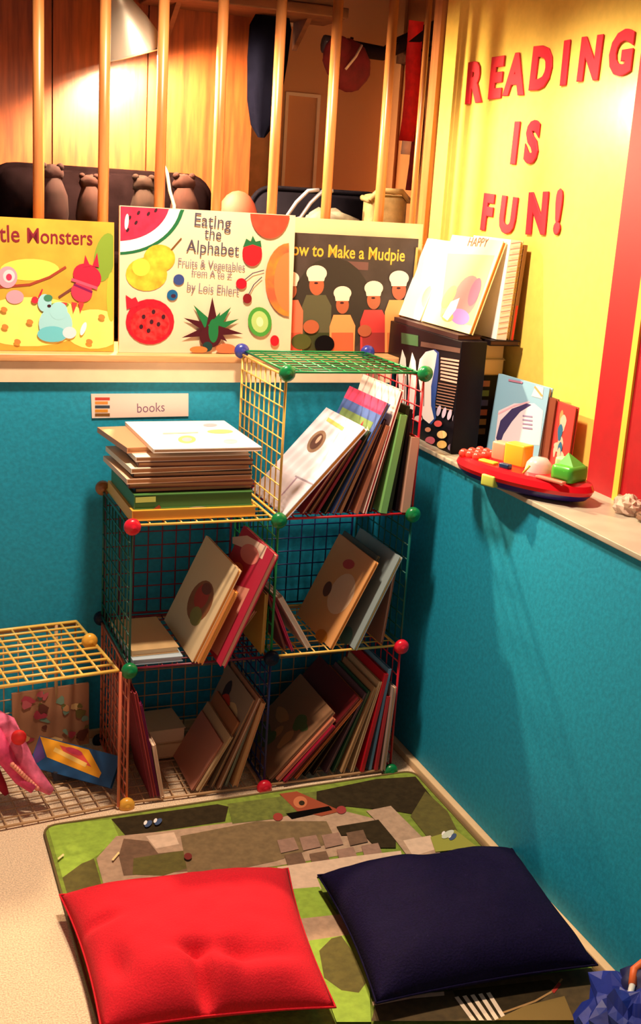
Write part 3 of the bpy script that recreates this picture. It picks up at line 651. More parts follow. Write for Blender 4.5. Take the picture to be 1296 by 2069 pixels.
S = [(-.560, 31, .006, .15, .2, .02, (196, 130, 110), (220, 170, 130), False, 'small rose book at the left of the right-leaning group, bottom left cube'),
     (None, 30, .009, .17, .22, .01, (200, 170, 130), (226, 190, 140), False, 'small beige book second in the right-leaning group, bottom left cube'),
     (None, 27, .007, .20, .2, .03, (170, 110, 70), (206, 156, 100), False, 'thin brown book third in the right-leaning group, bottom left cube'),
     (None, 24, .006, .265, .24, .02, (150, 130, 110), (226, 180, 120), False, 'patterned book with a red dot in the bottom left cube'),
     (None, 22, .008, .27, .24, .01, (170, 120, 90), (244, 224, 200), False, 'tall book with bright white page edges, bottom left cube'),
     (None, 19, .006, .22, .2, .02, (150, 160, 140), (170, 170, 150), False, 'thin grey-green book near the divider, bottom left cube'),
     (None, 16, .014, .245, .2, .01, (206, 150, 100), (222, 170, 120), False, 'tan book against the navy divider, bottom left cube')]
BL2 = row(zz, S, 'books in the bottom left cube')
blobs(BL2[3], 5, [(200, 60, 40), (60, 50, 60), (210, 180, 130), (110, 90, 70)], 10)
blobs(BL2[1], 9, [(120, 70, 50), (230, 200, 150)], 5)
S = [(-.345, 44, .008, .25, .26, .02, (150, 110, 80), (170, 130, 100), False, 'brown patterned book lowest of the steeply leaning pile'),
     (None, 43, .010, .225, .24, .01, (200, 120, 90), (206, 150, 130), False, 'orange book with a teal patch in the steeply leaning pile'),
     (None, 42, .007, .20, .22, .0, (150, 20, 50), (200, 130, 120), False, 'short crimson book in the steeply leaning pile'),
     (None, 41, .008, .29, .30, .01, (96, 20, 24), (216, 120, 90), False, 'large dark red book topping the steeply leaning pile'),
     (None, 40, .008, .28, .24, .01, (206, 110, 60), (214, 130, 70), False, 'orange book under the large dark red one'),
     (None, 36, .006, .22, .22, .02, (40, 34, 30), (150, 120, 80), False, 'thin dark book right of the leaning pile'),
     (None, 32, .005, .20, .22, .02, (60, 40, 30), (206, 160, 110), False, 'thin book with a pale fore-edge right of the leaning pile'),
     (None, 24, .007, .25, .22, .02, (110, 80, 90), (170, 130, 120), False, 'mauve book in the middle of the bottom right cube'),
     (None, 21, .007, .25, .22, .02, (50, 100, 70), (150, 140, 100), False, 'thin green book in the middle of the bottom right cube'),
     (None, 18, .009, .26, .22, .01, (180, 140, 100), (206, 160, 110), False, 'beige book left of the red books, bottom right cube'),
     (None, 14, .008, .27, .22, .01, (210, 180, 140), (220, 180, 130), False, 'pale book touching the red books, bottom right cube'),
     (None, 10, .010, .29, .24, .005, (196, 24, 40), (200, 40, 50), True, 'bright red book in the bottom right cube'),
     (None, 7, .008, .30, .22, .01, (110, 160, 190), (120, 160, 190), True, 'light blue spine right of the bright red book'),
     (None, 5, .009, .22, .2, .005, (190, 50, 60), (200, 60, 60), True, 'short red book right of the light blue spine'),
     (None, 3, .010, .25, .2, -.005, (170, 150, 140), (240, 200, 160), False, 'grey book with pale page edges at the right end, bottom right cube')]
BR = row(zz, S, 'books in the bottom right cube')
blobs(BR[3], 12, [(130, 40, 30), (180, 100, 70), (70, 20, 24)], 6); blobs(BR[1], 4, [(20, 120, 120), (226, 150, 120)], 4); blobs(BR[0], 6, [(190, 140, 90), (90, 110, 60)], 7)

# ------------------------------------------------------------------ stack of books on the left column
zz = 2 * P + Z0 + .0046
ST = [(.026, -.735, .03, .315, .30, (226, 168, 60), (230, 176, 80), 0, 'yellow-edged book at the very bottom of the flat stack'),
      (.036, -.728, .04, .300, .28, (70, 120, 60), (70, 118, 60), 0, 'green book second from the bottom of the flat stack'),
      (.012, -.722, .06, .300, .25, (40, 24, 30), (206, 150, 100), 1, 'dark-covered book third from the bottom of the flat stack'),
      (.012, -.738, .06, .315, .25, (120, 60, 44), (204, 150, 100), -2, 'brown book fourth from the bottom of the flat stack'),
      (.013, -.745, .05, .320, .25, (236, 200, 170), (206, 156, 106), 2, 'cream book fifth from the bottom, sticking out left of the flat stack'),
      (.012, -.728, .06, .300, .24, (50, 40, 40), (196, 146, 100), 0, 'dark thin book in the middle of the flat stack'),
      (.013, -.735, .05, .305, .25, (242, 224, 196), (200, 146, 100), 3, 'pale book with its corner sticking out left, above the middle of the stack'),
      (.013, -.716, .06, .290, .24, (90, 44, 34), (210, 158, 110), -1, 'brown book fourth from the top of the flat stack'),
      (.012, -.722, .06, .290, .24, (240, 220, 200), (196, 146, 100), 1, 'white-covered book third from the top of the flat stack'),
      (.014, -.735, .10, .300, .25, (206, 150, 110), (206, 156, 106), 6, 'tan book second from the top, poking out at the left of the stack'),
      (.010, -.685, .035, .272, .33, (250, 244, 236), (210, 170, 130), 0, 'white picture book on top of the flat stack')]
z = zz
for i, (t, x, y, wd, dp, col, pg, yaw, label) in enumerate(ST):
    b, M = flatbook(label, x, y, z, wd, dp, t, col, pg, yaw, 'flat stack of books on the left column', hard=.0022); z += t + .0003
    if i == 10:
        A = Art(ctr(M, t), .0002)
        A.ell(378, 888, 18, 8, mat((224, 214, 120), .4)); A.ell(378, 888, 10, 4, mat((236, 180, 200), .4)); A.ell(445, 872, 26, 4, mat((226, 206, 130), .4)); A.ell(425, 859, 14, 3, mat((206, 180, 190), .4)); A.ell(466, 892, 14, 4, mat((222, 204, 200), .4)); A.line([(330, 876), (400, 874)], 2, mat((236, 224, 190), .4)); A.done(b)
    if i == 1:
        A = Art(M @ Matrix.Rotation(R(90), 4, 'X'), .0003)
        A.ppoly([(274, 1005), (315, 1003), (315, 1014), (274, 1016)], mat((200, 214, 110), .4)); A.line([(300, 1040), (322, 1024)], 7, mat((150, 60, 40), .4)); A.ell(402, 1030, 26, 7, mat((150, 150, 160), .4)); A.done(b)
print('STACK top', z)

# ------------------------------------------------------------------ right ledge
BX = mat((20, 16, 22), .35)
MB1 = lean_frame(.190, .475, ZR, -1)
M = frame((.112, .475, ZR), (0, -1, 0), (0, 0, 1))
bx = thing('display_box', 'black box printed with white rockets standing on the right ledge', 'box', M)
MB().box((0, 0, -.075), (.445, .297, 0), BX, .002).build('box_body', bx)
A = Art(M, .0003, clip=(.003, .003, .443, .294))
WR = mat((246, 240, 240), .35); GY = mat((150, 110, 110), .4)
for u0, u1, v0 in [(805, 822, 706), (825, 842, 712)]:
    c = (u0 + u1) / 2; w_ = (u1 - u0) / 2
    A.ppoly([(c, v0), (c + w_ * .8, v0 + 18), (u1, v0 + 45), (c + w_ * .9, 750 + 60), (c + w_ * .5, 838), (c - w_ * .6, 830), (u0, 750)], WR)
A.line([(806, 752), (842, 758)], 2, GY); A.line([(820, 760), (817, 830)], 2, GY)
A.ppoly([(846, 752), (850, 726), (862, 710), (880, 706), (888, 712), (887, 750), (884, 780), (880, 815), (882, 845), (872, 858), (858, 848), (852, 830), (852, 790)], mat((40, 70, 150), .35))
A.ppoly([(845, 750), (849, 726), (861, 711), (877, 707), (884, 714), (880, 740), (872, 780), (872, 820), (878, 846), (868, 856), (856, 846), (850, 828), (850, 790)], WR)
A.line([(858, 775), (857, 820)], 2, GY)
GNT = mat((70, 130, 80), .4); A.text('2001', (812, 694), (846, 702), GNT, 1.6, .01) if False else A.ppoly([(812, 672), (846, 678), (846, 700), (812, 694)], mat((50, 90, 60), .4))
A.ppoly([(852, 690), (958, 712), (957, 722), (851, 700)], mat((90, 66, 60), .4))
TX = mat((206, 160, 150), .4)
for i in range(7): A.line([(893, 724 + i * 7), (936 - i * 1.5, 732 + i * 7)], 4, TX)
for i in range(9): A.line([(888 - i * .6, 774 + i * 6), (924 - i, 781 + i * 6)], 2.4, mat((130, 96, 84), .4))
for i in range(4): A.ell(889 + i * 11, 830 + i * 4, 4, 11, mat((170, 160, 190), .4), 15)
for (u, v, a_, c) in [(848, 846, 8, (210, 200, 200)), (888, 856, 8, (220, 90, 90)), (872, 890, 10, (190, 90, 110)), (896, 878, 10, (226, 190, 130)), (896, 898, 10, (230, 190, 110)), (918, 904, 10, (150, 130, 170)), (925, 890, 8, (100, 90, 130)), (868, 868, 6, (206, 140, 110))]:
    A.ell(u, v, a_, a_ * .8, mat(c, .4))
A.done(bx, 'box_print')
# second dark crate behind it
M = frame((.198, .41, ZR), (0, -1, 0), (0, 0, 1))
b2x = thing('magazine_box', 'black magazine box with small print on its narrow end, behind the rocket box', 'box', M)
MB().box((0, 0, -.085), (.32, .20, 0), BX, .002).build('box_body', b2x)
A = Art(M @ Matrix.Translation((.32, 0, -.0425)) @ Matrix.Rotation(R(90), 4, 'Y'), .0003)
for i, c in enumerate([(150, 90, 70), (90, 110, 60), (60, 60, 110), (150, 80, 60), (130, 100, 60), (90, 70, 50)]): A.poly([(-.022, .17 - i * .026), (.0, .17 - i * .026), (.0, .186 - i * .026), (-.022, .186 - i * .026)], mat(c, .4))
A.done(b2x, 'box_print')
for i, (t, c, lb_) in enumerate([(.042, (206, 176, 130), 'beige book lying flat on the black magazine box, lower of two'), (.043, (226, 200, 140), 'cream book lying flat under the black flat book, upper of two')]):
    flatbook(lb_, .200, .095 + i * .006, ZR + .2003 + i * .0425, .083, .30, t, c, (236, 206, 150), 0, 'flat books on the magazine box')
flatbook('thin black book lying flat as a shelf under the upright books', .198, .035, ZR + .2863, .088, .375, .014, (24, 16, 20), (90, 60, 50), 0)
flatbook('thin dark box lid lying on the rocket box', .116, .06, ZR + .2975, .07, .40, .012, (60, 40, 40), (110, 70, 60), 0)
ZT = ZR + .310
TBk = [('white picture book with a pale green picture leaning on the rocket box', (.128, .405), .20, .24, .010, 22, (250, 246, 240)),
       ('cream picture book with the word HAPPY and a purple animal leaning on the rocket box', (.128, .395), .245, .262, .012, 22, (250, 232, 180))]
M = lean_frame(.150, .500, ZT, 20); bA = book('white picture book with a pale green picture, left of the HAPPY book', M, .155, .235, .010, (250, 246, 240), CRM)
A = Art(ctr(M, .010), .0002, clip=(.002, .002, .153, .233)); A.ell(866, 600, 12, 24, mat((230, 236, 150), .4), 20); A.ell(880, 570, 8, 16, mat((244, 220, 190), .4), 20); A.done(bA)
M = lean_frame(.156, .340, ZT, 17); bB = book('cream picture book with the word HAPPY and a purple picture, leaning above the rocket box', M, .285, .25, .012, (252, 234, 176), (220, 150, 70))
A = Art(ctr(M, .012), .0002, clip=(.002, .002, .283, .248))
A.ppoly([(905, 512), (1000, 516), (960, 660), (890, 640)], mat((232, 226, 140), .4)) ; A.ell(942, 600, 24, 46, mat((206, 130, 130), .4), 22); A.ell(930, 640, 20, 16, mat((206, 130, 200), .4), 20); A.ell(905, 640, 12, 10, mat((170, 170, 100), .4)); A.ell(908, 600, 10, 26, mat((214, 180, 120), .4), 30); A.ell(960, 590, 10, 30, mat((190, 100, 130), .4), 20)
A.ppoly([(895, 640), (912, 610), (930, 602), (922, 626), (905, 648)], WR); A.text('HAPPY', (944, 497), (984, 499), mat((110, 60, 50), .4), 1.0, 0); A.done(bB)
def upright(label, u, v0, wpx, hh, t, dp, y, z, col, pg=None, so=True, a=0, **kw):
    p = hit(u, v0, 1, y); return book(label, lean_frame(p.x + t, y + dp, z, a), dp, hh, t, col, pg, spine_out=so, **kw)
g_ = 'upright books against the yellow wall'
for (label, x, t, hh, y, dp, a, col, pg, so) in [
     ('tall white book with a spiral-patterned spine right of the HAPPY book', .250, .030, .255, .045, .20, 3, (250, 244, 244), CRM, True),
     ('thin cream book right of the white spiral-patterned spine', .2615, .010, .255, .05, .20, 3, (232, 206, 130), (240, 214, 140), False),
     ('thin brown book with a red foot against the yellow wall', .272, .009, .245, .045, .20, 3, (130, 84, 40), (206, 170, 90), True)]:
    bk = book(label, lean_frame(x, y + dp, ZR + .3006, a), dp, hh, t, col, pg, spine_out=so, group=g_)
    if 'spiral' in label:
        A = Art(bk.matrix_basis @ Matrix.Translation((dp, 0, t / 2)) @ Matrix.Rotation(R(90), 4, 'Y'), .0003)
        for i in range(17): A.poly([(-t * .45, .012 + i * .0145), (t * .45, .018 + i * .0145), (t * .45, .0205 + i * .0145), (-t * .45, .0145 + i * .0145)], mat((190, 150, 150), .4))
        A.done(bk, 'spine_print')
    if 'red foot' in label:
        A = Art(bk.matrix_basis @ Matrix.Translation((dp, 0, t / 2)) @ Matrix.Rotation(R(90), 4, 'Y'), .0003); A.poly([(-.003, 0), (.003, 0), (.003, .09), (-.003, .09)], mat((220, 40, 30), .4)); A.done(bk, 'spine_print')
# blue book with a whale
M = lean_frame(.262, .028, ZR, 8) ; M = frame((.235, .045, ZR), (.08, -1, 0), (.07, 0, 1))
bw = book('light blue picture book with a dark whale on the right ledge behind the toy boat', M, .225, .212, .012, (130, 176, 206), (206, 190, 170), hard=.0025)
A = Art(ctr(M, .012), .0002, clip=(.002, .002, .223, .210))
A.ppoly([(1008, 830), (1040, 815), (1080, 815), (1098, 830), (1092, 900), (1000, 895)], mat((214, 206, 222), .4))
A.ppoly([(1003, 885), (1012, 850), (1035, 826), (1065, 815), (1075, 818), (1052, 832), (1035, 852), (1018, 878), (1010, 900)], mat((60, 54, 100), .4)); A.line([(1008, 836), (1040, 820), (1070, 812)], 3, mat((220, 170, 190), .4))
A.ppoly([(1075, 800), (1085, 772), (1100, 778), (1097, 806)], mat((240, 226, 220), .4)); A.line([(1082, 782), (1096, 800)], 4, mat((230, 150, 100), .4))
for v in (840, 848, 856, 864): A.line([(1058, v), (1076, v + 2)], 3, mat((140, 130, 170), .4))
A.text('Baby', (1030, 770), (1056, 774), mat((170, 120, 150), .4), 1.1, .0) if False else A.line([(1030, 768), (1056, 773)], 4, mat((170, 120, 150), .4)); A.done(bw)
for (label, y0, dp, x, hh, t, col, pg, cols) in [
     ('small brown book right of the light blue whale book', -.165, .045, .262, .19, .010, (120, 60, 40), (180, 120, 80), None),
     ('small red patterned book by the yellow wall, last on the right ledge', -.205, .085, .268, .185, .010, (196, 60, 56), (150, 90, 60), [(40, 100, 140), (230, 140, 90), (170, 30, 60), (240, 180, 160)])]:
    M = frame((x, y0, ZR), (.0, -1, 0), (.03, 0, 1)); bk = book(label, M, dp, hh, t, col, pg)
    if cols: blobs((bk, M, t, dp, hh), 8, cols, 12)

# ------------------------------------------------------------------ toy boat
ang = math.atan2(-.38, .15)
TM = Matrix.Translation((.115, -.325, ZR)) @ Matrix.Rotation(ang, 4, 'Z') @ Matrix.Scale(.95, 4)
ty = thing('toy_boat', 'red and purple oval toy with pop-up pieces on the edge of the right ledge', 'toy', TM)
RP = mat((214, 20, 36), .22); PU = mat((44, 30, 110), .3)
def oval(mb, z0, z1, a0, b0, a1, b1, m_, n=36, cx=0):
    vs = [(cx + a0 * math.cos(2 * math.pi * k / n), b0 * math.sin(2 * math.pi * k / n), z0) for k in range(n)] + [(cx + a1 * math.cos(2 * math.pi * k / n), b1 * math.sin(2 * math.pi * k / n), z1) for k in range(n)]
    mb.add(vs, [(k, (k + 1) % n, n + (k + 1) % n, n + k) for k in range(n)], m_, True)
    mb.add(vs[n:], [tuple(range(n))], m_); mb.add(vs[:n], [tuple(range(n))[::-1]], m_)
m = MB(); oval(m, .001, .010, .15, .055, .185, .075, PU); oval(m, .010, .024, .185, .075, .198, .086, PU); m.build('hull', ty)
m = MB(); oval(m, .024, .034, .198, .086, .203, .090, RP); oval(m, .034, .048, .203, .090, .196, .084, RP); oval(m, .048, .054, .196, .084, .182, .070, RP); m.build('deck', ty)
YG = mat((196, 210, 90), .35); YW = mat((240, 190, 50), .3); CL = mat((240, 214, 214), .2, alpha=.75); G1 = mat((70, 170, 50), .3)
MB().box((-.055, -.093, .008), (-.015, -.072, .036), YG, .004).build('front_badge', ty)
for k in range(9): MB().ball((-.165 + (k % 3) * .022, -.035 + (k // 3) * .032, .058), .013, mat((236, 70, 56), .3), 10).build('bead', ty)
MB().box((-.055, -.012, .052), (.005, .028, .108), YW, .005).build('yellow_block', ty)
MB().box((-.105, .0, .052), (-.062, .035, .10), mat((226, 160, 130), .3), .006).build('peach_block', ty)
m = MB(); m.lathe([(.001, .085), (.02, .082), (.03, .07), (.034, .05)], CL, 18, Matrix.Translation((.045, .0, .004)) ); m.lathe([(.034, .05), (.036, .052)], CL, 18, Matrix.Translation((.045, 0, .0))); m.build('clear_dome', ty)
MB().box((.075, .02, .052), (.11, .05, .095), mat((160, 200, 150), .35), .008).build('pale_green_block', ty)
m = MB(); m.box((.112, -.045, .052), (.172, .025, .092), G1, .012); m.add([(.12, -.03, .09), (.165, -.03, .09), (.165, .02, .09), (.12, .02, .09), (.13, -.005, .118)], [(0, 1, 4), (1, 2, 4), (2, 3, 4), (3, 0, 4)], G1); m.build('green_house', ty)
MB().box((-.03, -.062, .053), (.0, -.045, .066), mat((20, 50, 90), .3), .004).build('blue_button', ty)
MB().box((-.10, -.055, .053), (-.05, -.035, .060), mat((196, 210, 60), .3), .003).build('green_button', ty)
MB().tube([(.045, -.06, .055), (.055, -.05, .075)], .003, YG, 8).build('lever', ty)
MB().box((.085, -.066, .053), (.165, -.05, .060), mat((230, 130, 110), .2), .003).build('pink_button', ty)

# crumpled clear wrapper and small bits at the foot of the red boards
def crumple(loc, r_, sc, m_, seed, n=22):
    mb = MB(); vs = []; fs = []; hh = n // 2
    for i in range(hh + 1):
        th = math.pi * i / hh
        for k in range(n):
            a = 2 * math.pi * k / n; d = Vector((math.sin(th) * math.cos(a), math.sin(th) * math.sin(a), math.cos(th)))
            q = 1 + .45 * noise.noise(d * 2.6 + Vector((seed, seed, 0))) + .2 * noise.noise(d * 6 + Vector((0, seed, 0)))
            vs.append((d.x * r_ * sc[0] * q, d.y * r_ * sc[1] * q, max(-r_ * sc[2] * .7, d.z * r_ * sc[2] * q)))
    for i in range(hh):
        for k in range(n): fs.append((i * n + k, (i + 1) * n + k, (i + 1) * n + (k + 1) % n, i * n + (k + 1) % n))
    mb.add(vs, fs, m_); return mb
o = crumple(None, .030, (1, 1.1, .8), mat((226, 200, 180), .12, alpha=.8), 3).build('plastic_wrapper', None, Matrix.Translation((.245, -.565, ZR + .018))); tag(o, 'crumpled shiny clear wrapper at the foot of the red boards', 'wrapper')
o = crumple(None, .022, (1, 1.6, .5), mat((120, 90, 70), .3), 7).build('foil_wrapper', None, Matrix.Translation((.250, -.635, ZR + .009))); tag(o, 'small brownish foil scrap beside the clear wrapper', 'wrapper')
# ------------------------------------------------------------------ play rug
PRM = Matrix.Translation((0, 0, .0))
rc = [(-.957, -.045), (.064, -.012), (.064, -1.60), (-.957, -1.60)]
def round_poly(pts, rad, n=6):
    out = []; N = len(pts)
    for i in range(N):
        p = Vector(pts[i]); a = (Vector(pts[i - 1]) - p).normalized(); b = (Vector(pts[(i + 1) % N]) - p).normalized()
        p0 = p + a * rad; p1 = p + b * rad
        for k in range(n + 1):
            t = k / n; out.append(tuple(p0 * (1 - t) ** 2 + p * 2 * t * (1 - t) + p1 * t * t))
    return out
rg = thing('play_rug', 'green play rug printed with grey roads in front of the wire shelf', 'rug', (0, 0, 0))
GRN1 = mat((122, 142, 48), .9, .18, 60, .3)
pp = round_poly(rc, .04); n = len(pp); m = MB()
m.add([(x, y, .0) for x, y in pp] + [(x, y, .006) for x, y in pp], [tuple(range(n, 2 * n))[::-1], tuple(range(n))] + [(i, (i + 1) % n, n + (i + 1) % n, n + i) for i in range(n)], GRN1)
m.build('rug_base', rg)
pb = [(x * 1, y, .0065) for x, y in pp] ; m = MB(); m.tube([Vector(p) for p in pb] + [Vector(pb[0])], .003, mat((110, 90, 50), .9), 6); m.build('rug_edge', rg)
A = Art(Matrix(), .0062, clip=(-.945, -1.58, .055, -.03)); A.step = .00015
ROAD = mat((176, 146, 122), .9, .12, 60, .2); OLV = mat((92, 84, 34), .9, .15, 60, .2); DRK = mat((52, 42, 26), .9, .2, 60); LG = mat((144, 176, 60), .9, .12, 60); PAV = mat((214, 184, 160), .9, .08, 60); BRO = mat((110, 82, 62), .9, .15, 60)
A.ppoly([(80, 1670), (225, 1655), (240, 1690), (195, 1730), (115, 1775)], LG)
A.ppoly([(115, 1775), (165, 1745), (190, 1735), (206, 1790), (125, 1810)], OLV)
A.ppoly([(225, 1655), (440, 1625), (462, 1630), (455, 1660), (320, 1680), (255, 1690)], DRK)
A.ppoly([(195, 1735), (235, 1690), (330, 1680), (560, 1650), (700, 1640), (780, 1660), (830, 1690), (740, 1720), (560, 1750), (420, 1768), (210, 1790)], ROAD)
A.ppoly([(295, 1690), (352, 1682), (362, 1706), (315, 1715)], PAV)
A.ppoly([(250, 1695), (300, 1700), (320, 1725), (400, 1716), (400, 1760), (250, 1770), (240, 1730)], BRO)
A.ppoly([(270, 1735), (350, 1722), (400, 1716), (395, 1750), (330, 1770), (268, 1768)], OLV)
A.ppoly([(365, 1690), (520, 1660), (660, 1660), (680, 1700), (560, 1740), (430, 1768), (380, 1768)], mat((120, 98, 66), .9, .15, 60))
A.ppoly([(460, 1625), (640, 1600), (650, 1625), (560, 1655), (470, 1665)], mat((104, 112, 44), .9, .2, 60))
A.ppoly([(640, 1600), (760, 1575), (840, 1570), (880, 1620), (860, 1650), (800, 1640), (700, 1630), (660, 1645), (640, 1630)], DRK)
A.ppoly([(860, 1600), (905, 1640), (930, 1690), (870, 1700), (830, 1650)], OLV)
A.ppoly([(565, 1605), (600, 1600), (690, 1640), (650, 1650), (600, 1640)], mat((150, 66, 36), .9)); A.ppoly([(578, 1645), (665, 1630), (672, 1638), (590, 1656)], mat((16, 14, 14), .9)); A.ell(607, 1622, 14, 12, mat((190, 110, 70), .9)); A.ell(610, 1624, 6, 5, DRK); A.ell(562, 1652, 10, 8, mat((150, 50, 40), .9)); A.ell(690, 1638, 10, 8, mat((150, 50, 50), .9))
A.ppoly([(740, 1640), (790, 1630), (850, 1690), (890, 1725), (830, 1740), (800, 1700)], ROAD)
A.ppoly([(815, 1700), (870, 1690), (890, 1715), (835, 1732)], PAV)
A.ppoly([(680, 1672), (765, 1658), (800, 1700), (800, 1715), (760, 1715), (735, 1688), (690, 1690)], DRK)
for (u, v) in [(560, 1700), (605, 1695), (650, 1690), (700, 1685), (575, 1730), (625, 1728), (680, 1720), (730, 1712)]:
    A.ppoly([(u, v), (u + 34, v - 6), (u + 44, v + 18), (u + 8, v + 26)], BRO if (u + v) % 2 else mat((150, 116, 100), .9, .12, 60))
A.ppoly([(560, 1755), (700, 1735), (810, 1722), (812, 1730), (640, 1775), (650, 1800), (585, 1800)], PAV)
A.ppoly([(585, 1800), (645, 1795), (700, 1880), (610, 1880)], LG); A.ppoly([(606, 1860), (695, 1850), (720, 1900), (620, 1905)], ROAD)
A.ppoly([(620, 1905), (720, 1890), (745, 1960), (750, 2069), (680, 2069)], LG)
A.ppoly([(645, 1925), (670, 1900), (690, 1895), (715, 1930), (740, 1990), (725, 2010), (690, 2005), (655, 1980)], OLV)
A.ppoly([(870, 1695), (920, 1680), (965, 1715), (880, 1725)], mat((150, 150, 60), .9))
for (u, v) in [(300, 1668), (320, 1664), (902, 1690), (915, 1695)]: A.ell(u, v, 9, 5, mat((60, 80, 120), .9), -40); A.ell(u - 6, v - 2, 3, 5, WR, 30)
A.ell(905, 1690, 14, 6, mat((200, 206, 190), .9), -30); A.ell(380, 1735, 8, 7, mat((110, 30, 24), .9)); A.line([(228, 1742), (240, 1728)], 4, mat((240, 214, 150), .9)); A.line([(118, 1740), (128, 1732)], 4, mat((240, 214, 150), .9))
A.ppoly([(760, 2034), (900, 2010), (950, 1995), (1200, 1960), (1230, 1985), (1200, 2069), (750, 2069)], mat((78, 62, 34), .9, .2, 60))
A.ppoly([(915, 2008), (1110, 1985), (1130, 2000), (1090, 2030), (1040, 2050), (960, 2069), (930, 2040)], DRK)
A.line([(755, 2034), (830, 2020), (895, 2014)], 8, PAV); A.line([(1135, 1985), (1115, 2010), (1080, 2030), (1010, 2055)], 4, mat((170, 130, 80), .9)); A.line([(1130, 1995), (1118, 2010)], 7, mat((170, 40, 30), .9))
for i in range(5): A.ppoly([(918 + i * 16, 2022 - i * 2), (926 + i * 16, 2020 - i * 2), (962 + i * 16, 2069), (952 + i * 16, 2069)], mat((236, 214, 190), .9))
A.ppoly([(1060, 2040), (1140, 2020), (1160, 2069), (1000, 2069)], mat((130, 104, 50), .9))
A.done(rg, 'road_print')

# ------------------------------------------------------------------ pillows
def pillow(name, label, corners, hgt, m_, folds, seed, z0=.0085, pull=.05):
    N = 44; mb = MB(); c = [Vector((x, y)) for x, y in corners]   # order: back left, back right, front right, front left
    def pt(i, j, side):
        u = i / N * 2 - 1; v = j / N * 2 - 1
        uu = u * (1 - pull * (1 - v * v) * abs(u) ** 3 ); vv = v * (1 - pull * (1 - u * u) * abs(v) ** 3)
        s_, t_ = (uu + 1) / 2, (vv + 1) / 2
        p = c[0] * (1 - s_) * t_ + c[1] * s_ * t_ + c[2] * s_ * (1 - t_) + c[3] * (1 - s_) * (1 - t_)
        e = max(0, (1 - abs(u) ** 3)) ** .55 * max(0, (1 - abs(v) ** 3)) ** .55
        mid = z0 + .010 + .32 * hgt * (1 - .5 * max(abs(u), abs(v)) ** 6 * .3)
        if side > 0:
            f = 0
            for (fu, fv, ru, rv, d_) in folds: f += d_ * math.exp(-((u - fu) / ru) ** 2 - ((v - fv) / rv) ** 2)
            w_ = .007 * noise.noise(Vector((u * 2.2, v * 2.2, seed))) + .004 * noise.noise(Vector((u * 6, v * 5, seed + 3)))
            z = mid + e * (.68 * hgt + f + w_)
        else: z = mid - e * (mid - z0)
        return (p.x, p.y, max(z, z0))
    top = [pt(i, j, 1) for i in range(N + 1) for j in range(N + 1)]; bot = [pt(i, j, -1) for i in range(N + 1) for j in range(N + 1)]
    fs = [(i * (N + 1) + j, (i + 1) * (N + 1) + j, (i + 1) * (N + 1) + j + 1, i * (N + 1) + j + 1) for i in range(N) for j in range(N)]
    bm = bmesh.new()
    for L, fl in ((top, False), (bot, True)):
        vv = [bm.verts.new(p) for p in L]
        for f in fs: bm.faces.new([vv[k] for k in (f[::-1] if fl else f)])
    bmesh.ops.remove_doubles(bm, verts=bm.verts[:], dist=.0004); bm.verts.index_update()
    root = thing(name, label, 'pillow', (0, 0, 0), 'floor pillows on the rug')
    mb.add([v.co.copy() for v in bm.verts], [[v.index for v in f.verts] for f in bm.faces], m_, True); bm.free()
    mb.build('pillow_case', root)
    ring = [pt(i, 0, 1) for i in range(N)] + [pt(N, j, 1) for j in range(N)] + [pt(i, N, 1) for i in range(N, 0, -1)] + [pt(0, j, 1) for j in range(N, 0, -1)]
    sm = MB(); sm.tube([Vector(p) for p in ring] + [Vector(ring[0])], .0022, m_, 6); sm.build('seam', root)
    return root
def zc(L, z): return [tuple(hit(u, v, 2, z).xy) for u, v in L]
REDP = mat((206, 4, 34), .95, .10, 260, .2); NAVY = mat((16, 8, 46), .85, .25, 220, .25)
pillow('red_pillow', 'bright red square floor pillow on the left half of the rug', zc([(120, 1818), (582, 1764), (678, 2046), (205, 2095)], .035), .105, REDP,
       [(-.10, -.95, .09, .40, -.075), (-.12, -.42, .16, .07, -.03), (.22, -.50, .16, .13, -.03), (.5, -.55, .3, .10, -.018), (-.78, -.45, .09, .2, -.035), (-.85, .2, .2, .07, -.025), (.1, -.72, .12, .2, .02), (-.4, -.6, .25, .25, .015), (.5, -.8, .3, .12, .012)], 1)
pillow('navy_pillow', 'dark navy square floor pillow beside the right wall', zc([(642, 1776), (1035, 1722), (1207, 1958), (760, 2036)], .04), .115, NAVY,
       [(.1, .95, .2, .3, -.02), (-.6, -.2, .2, .3, -.01)], 5)

# ------------------------------------------------------------------ blue bag bottom right
bgm = thing('blue_bag', 'crumpled blue bag with an orange strap in the bottom right corner', 'bag', (.0, -1.13, .0075))
BLU = mat((24, 44, 140), .5, .3, 12, .3); BL2m = mat((16, 22, 80), .6, .2, 15)
crumple(None, .115, (.72, 1.0, .62), BLU, 2, 30).build('bag_body', bgm, Matrix.Translation((-.015, -.01, .0505)))
MB().ball((.025, .03, .105), .045, BL2m, 20, (1, 1.1, .9), lump=.3).build('bag_top', bgm)
MB().tube([(-.01, .02, .128), (.01, .045, .140), (.035, .05, .150), (.06, .03, .145), (.06, -.03, .12)], .008, mat((236, 110, 50), .5), 10).build('strap', bgm)
MB().tube([(-.03, .0, .118), (-.01, .02, .129)], .006, mat((226, 226, 220), .4), 10).build('strap_end', bgm)
MB().ball((-.055, -.045, .08), .016, mat((206, 24, 50), .4), 12).build('button', bgm)

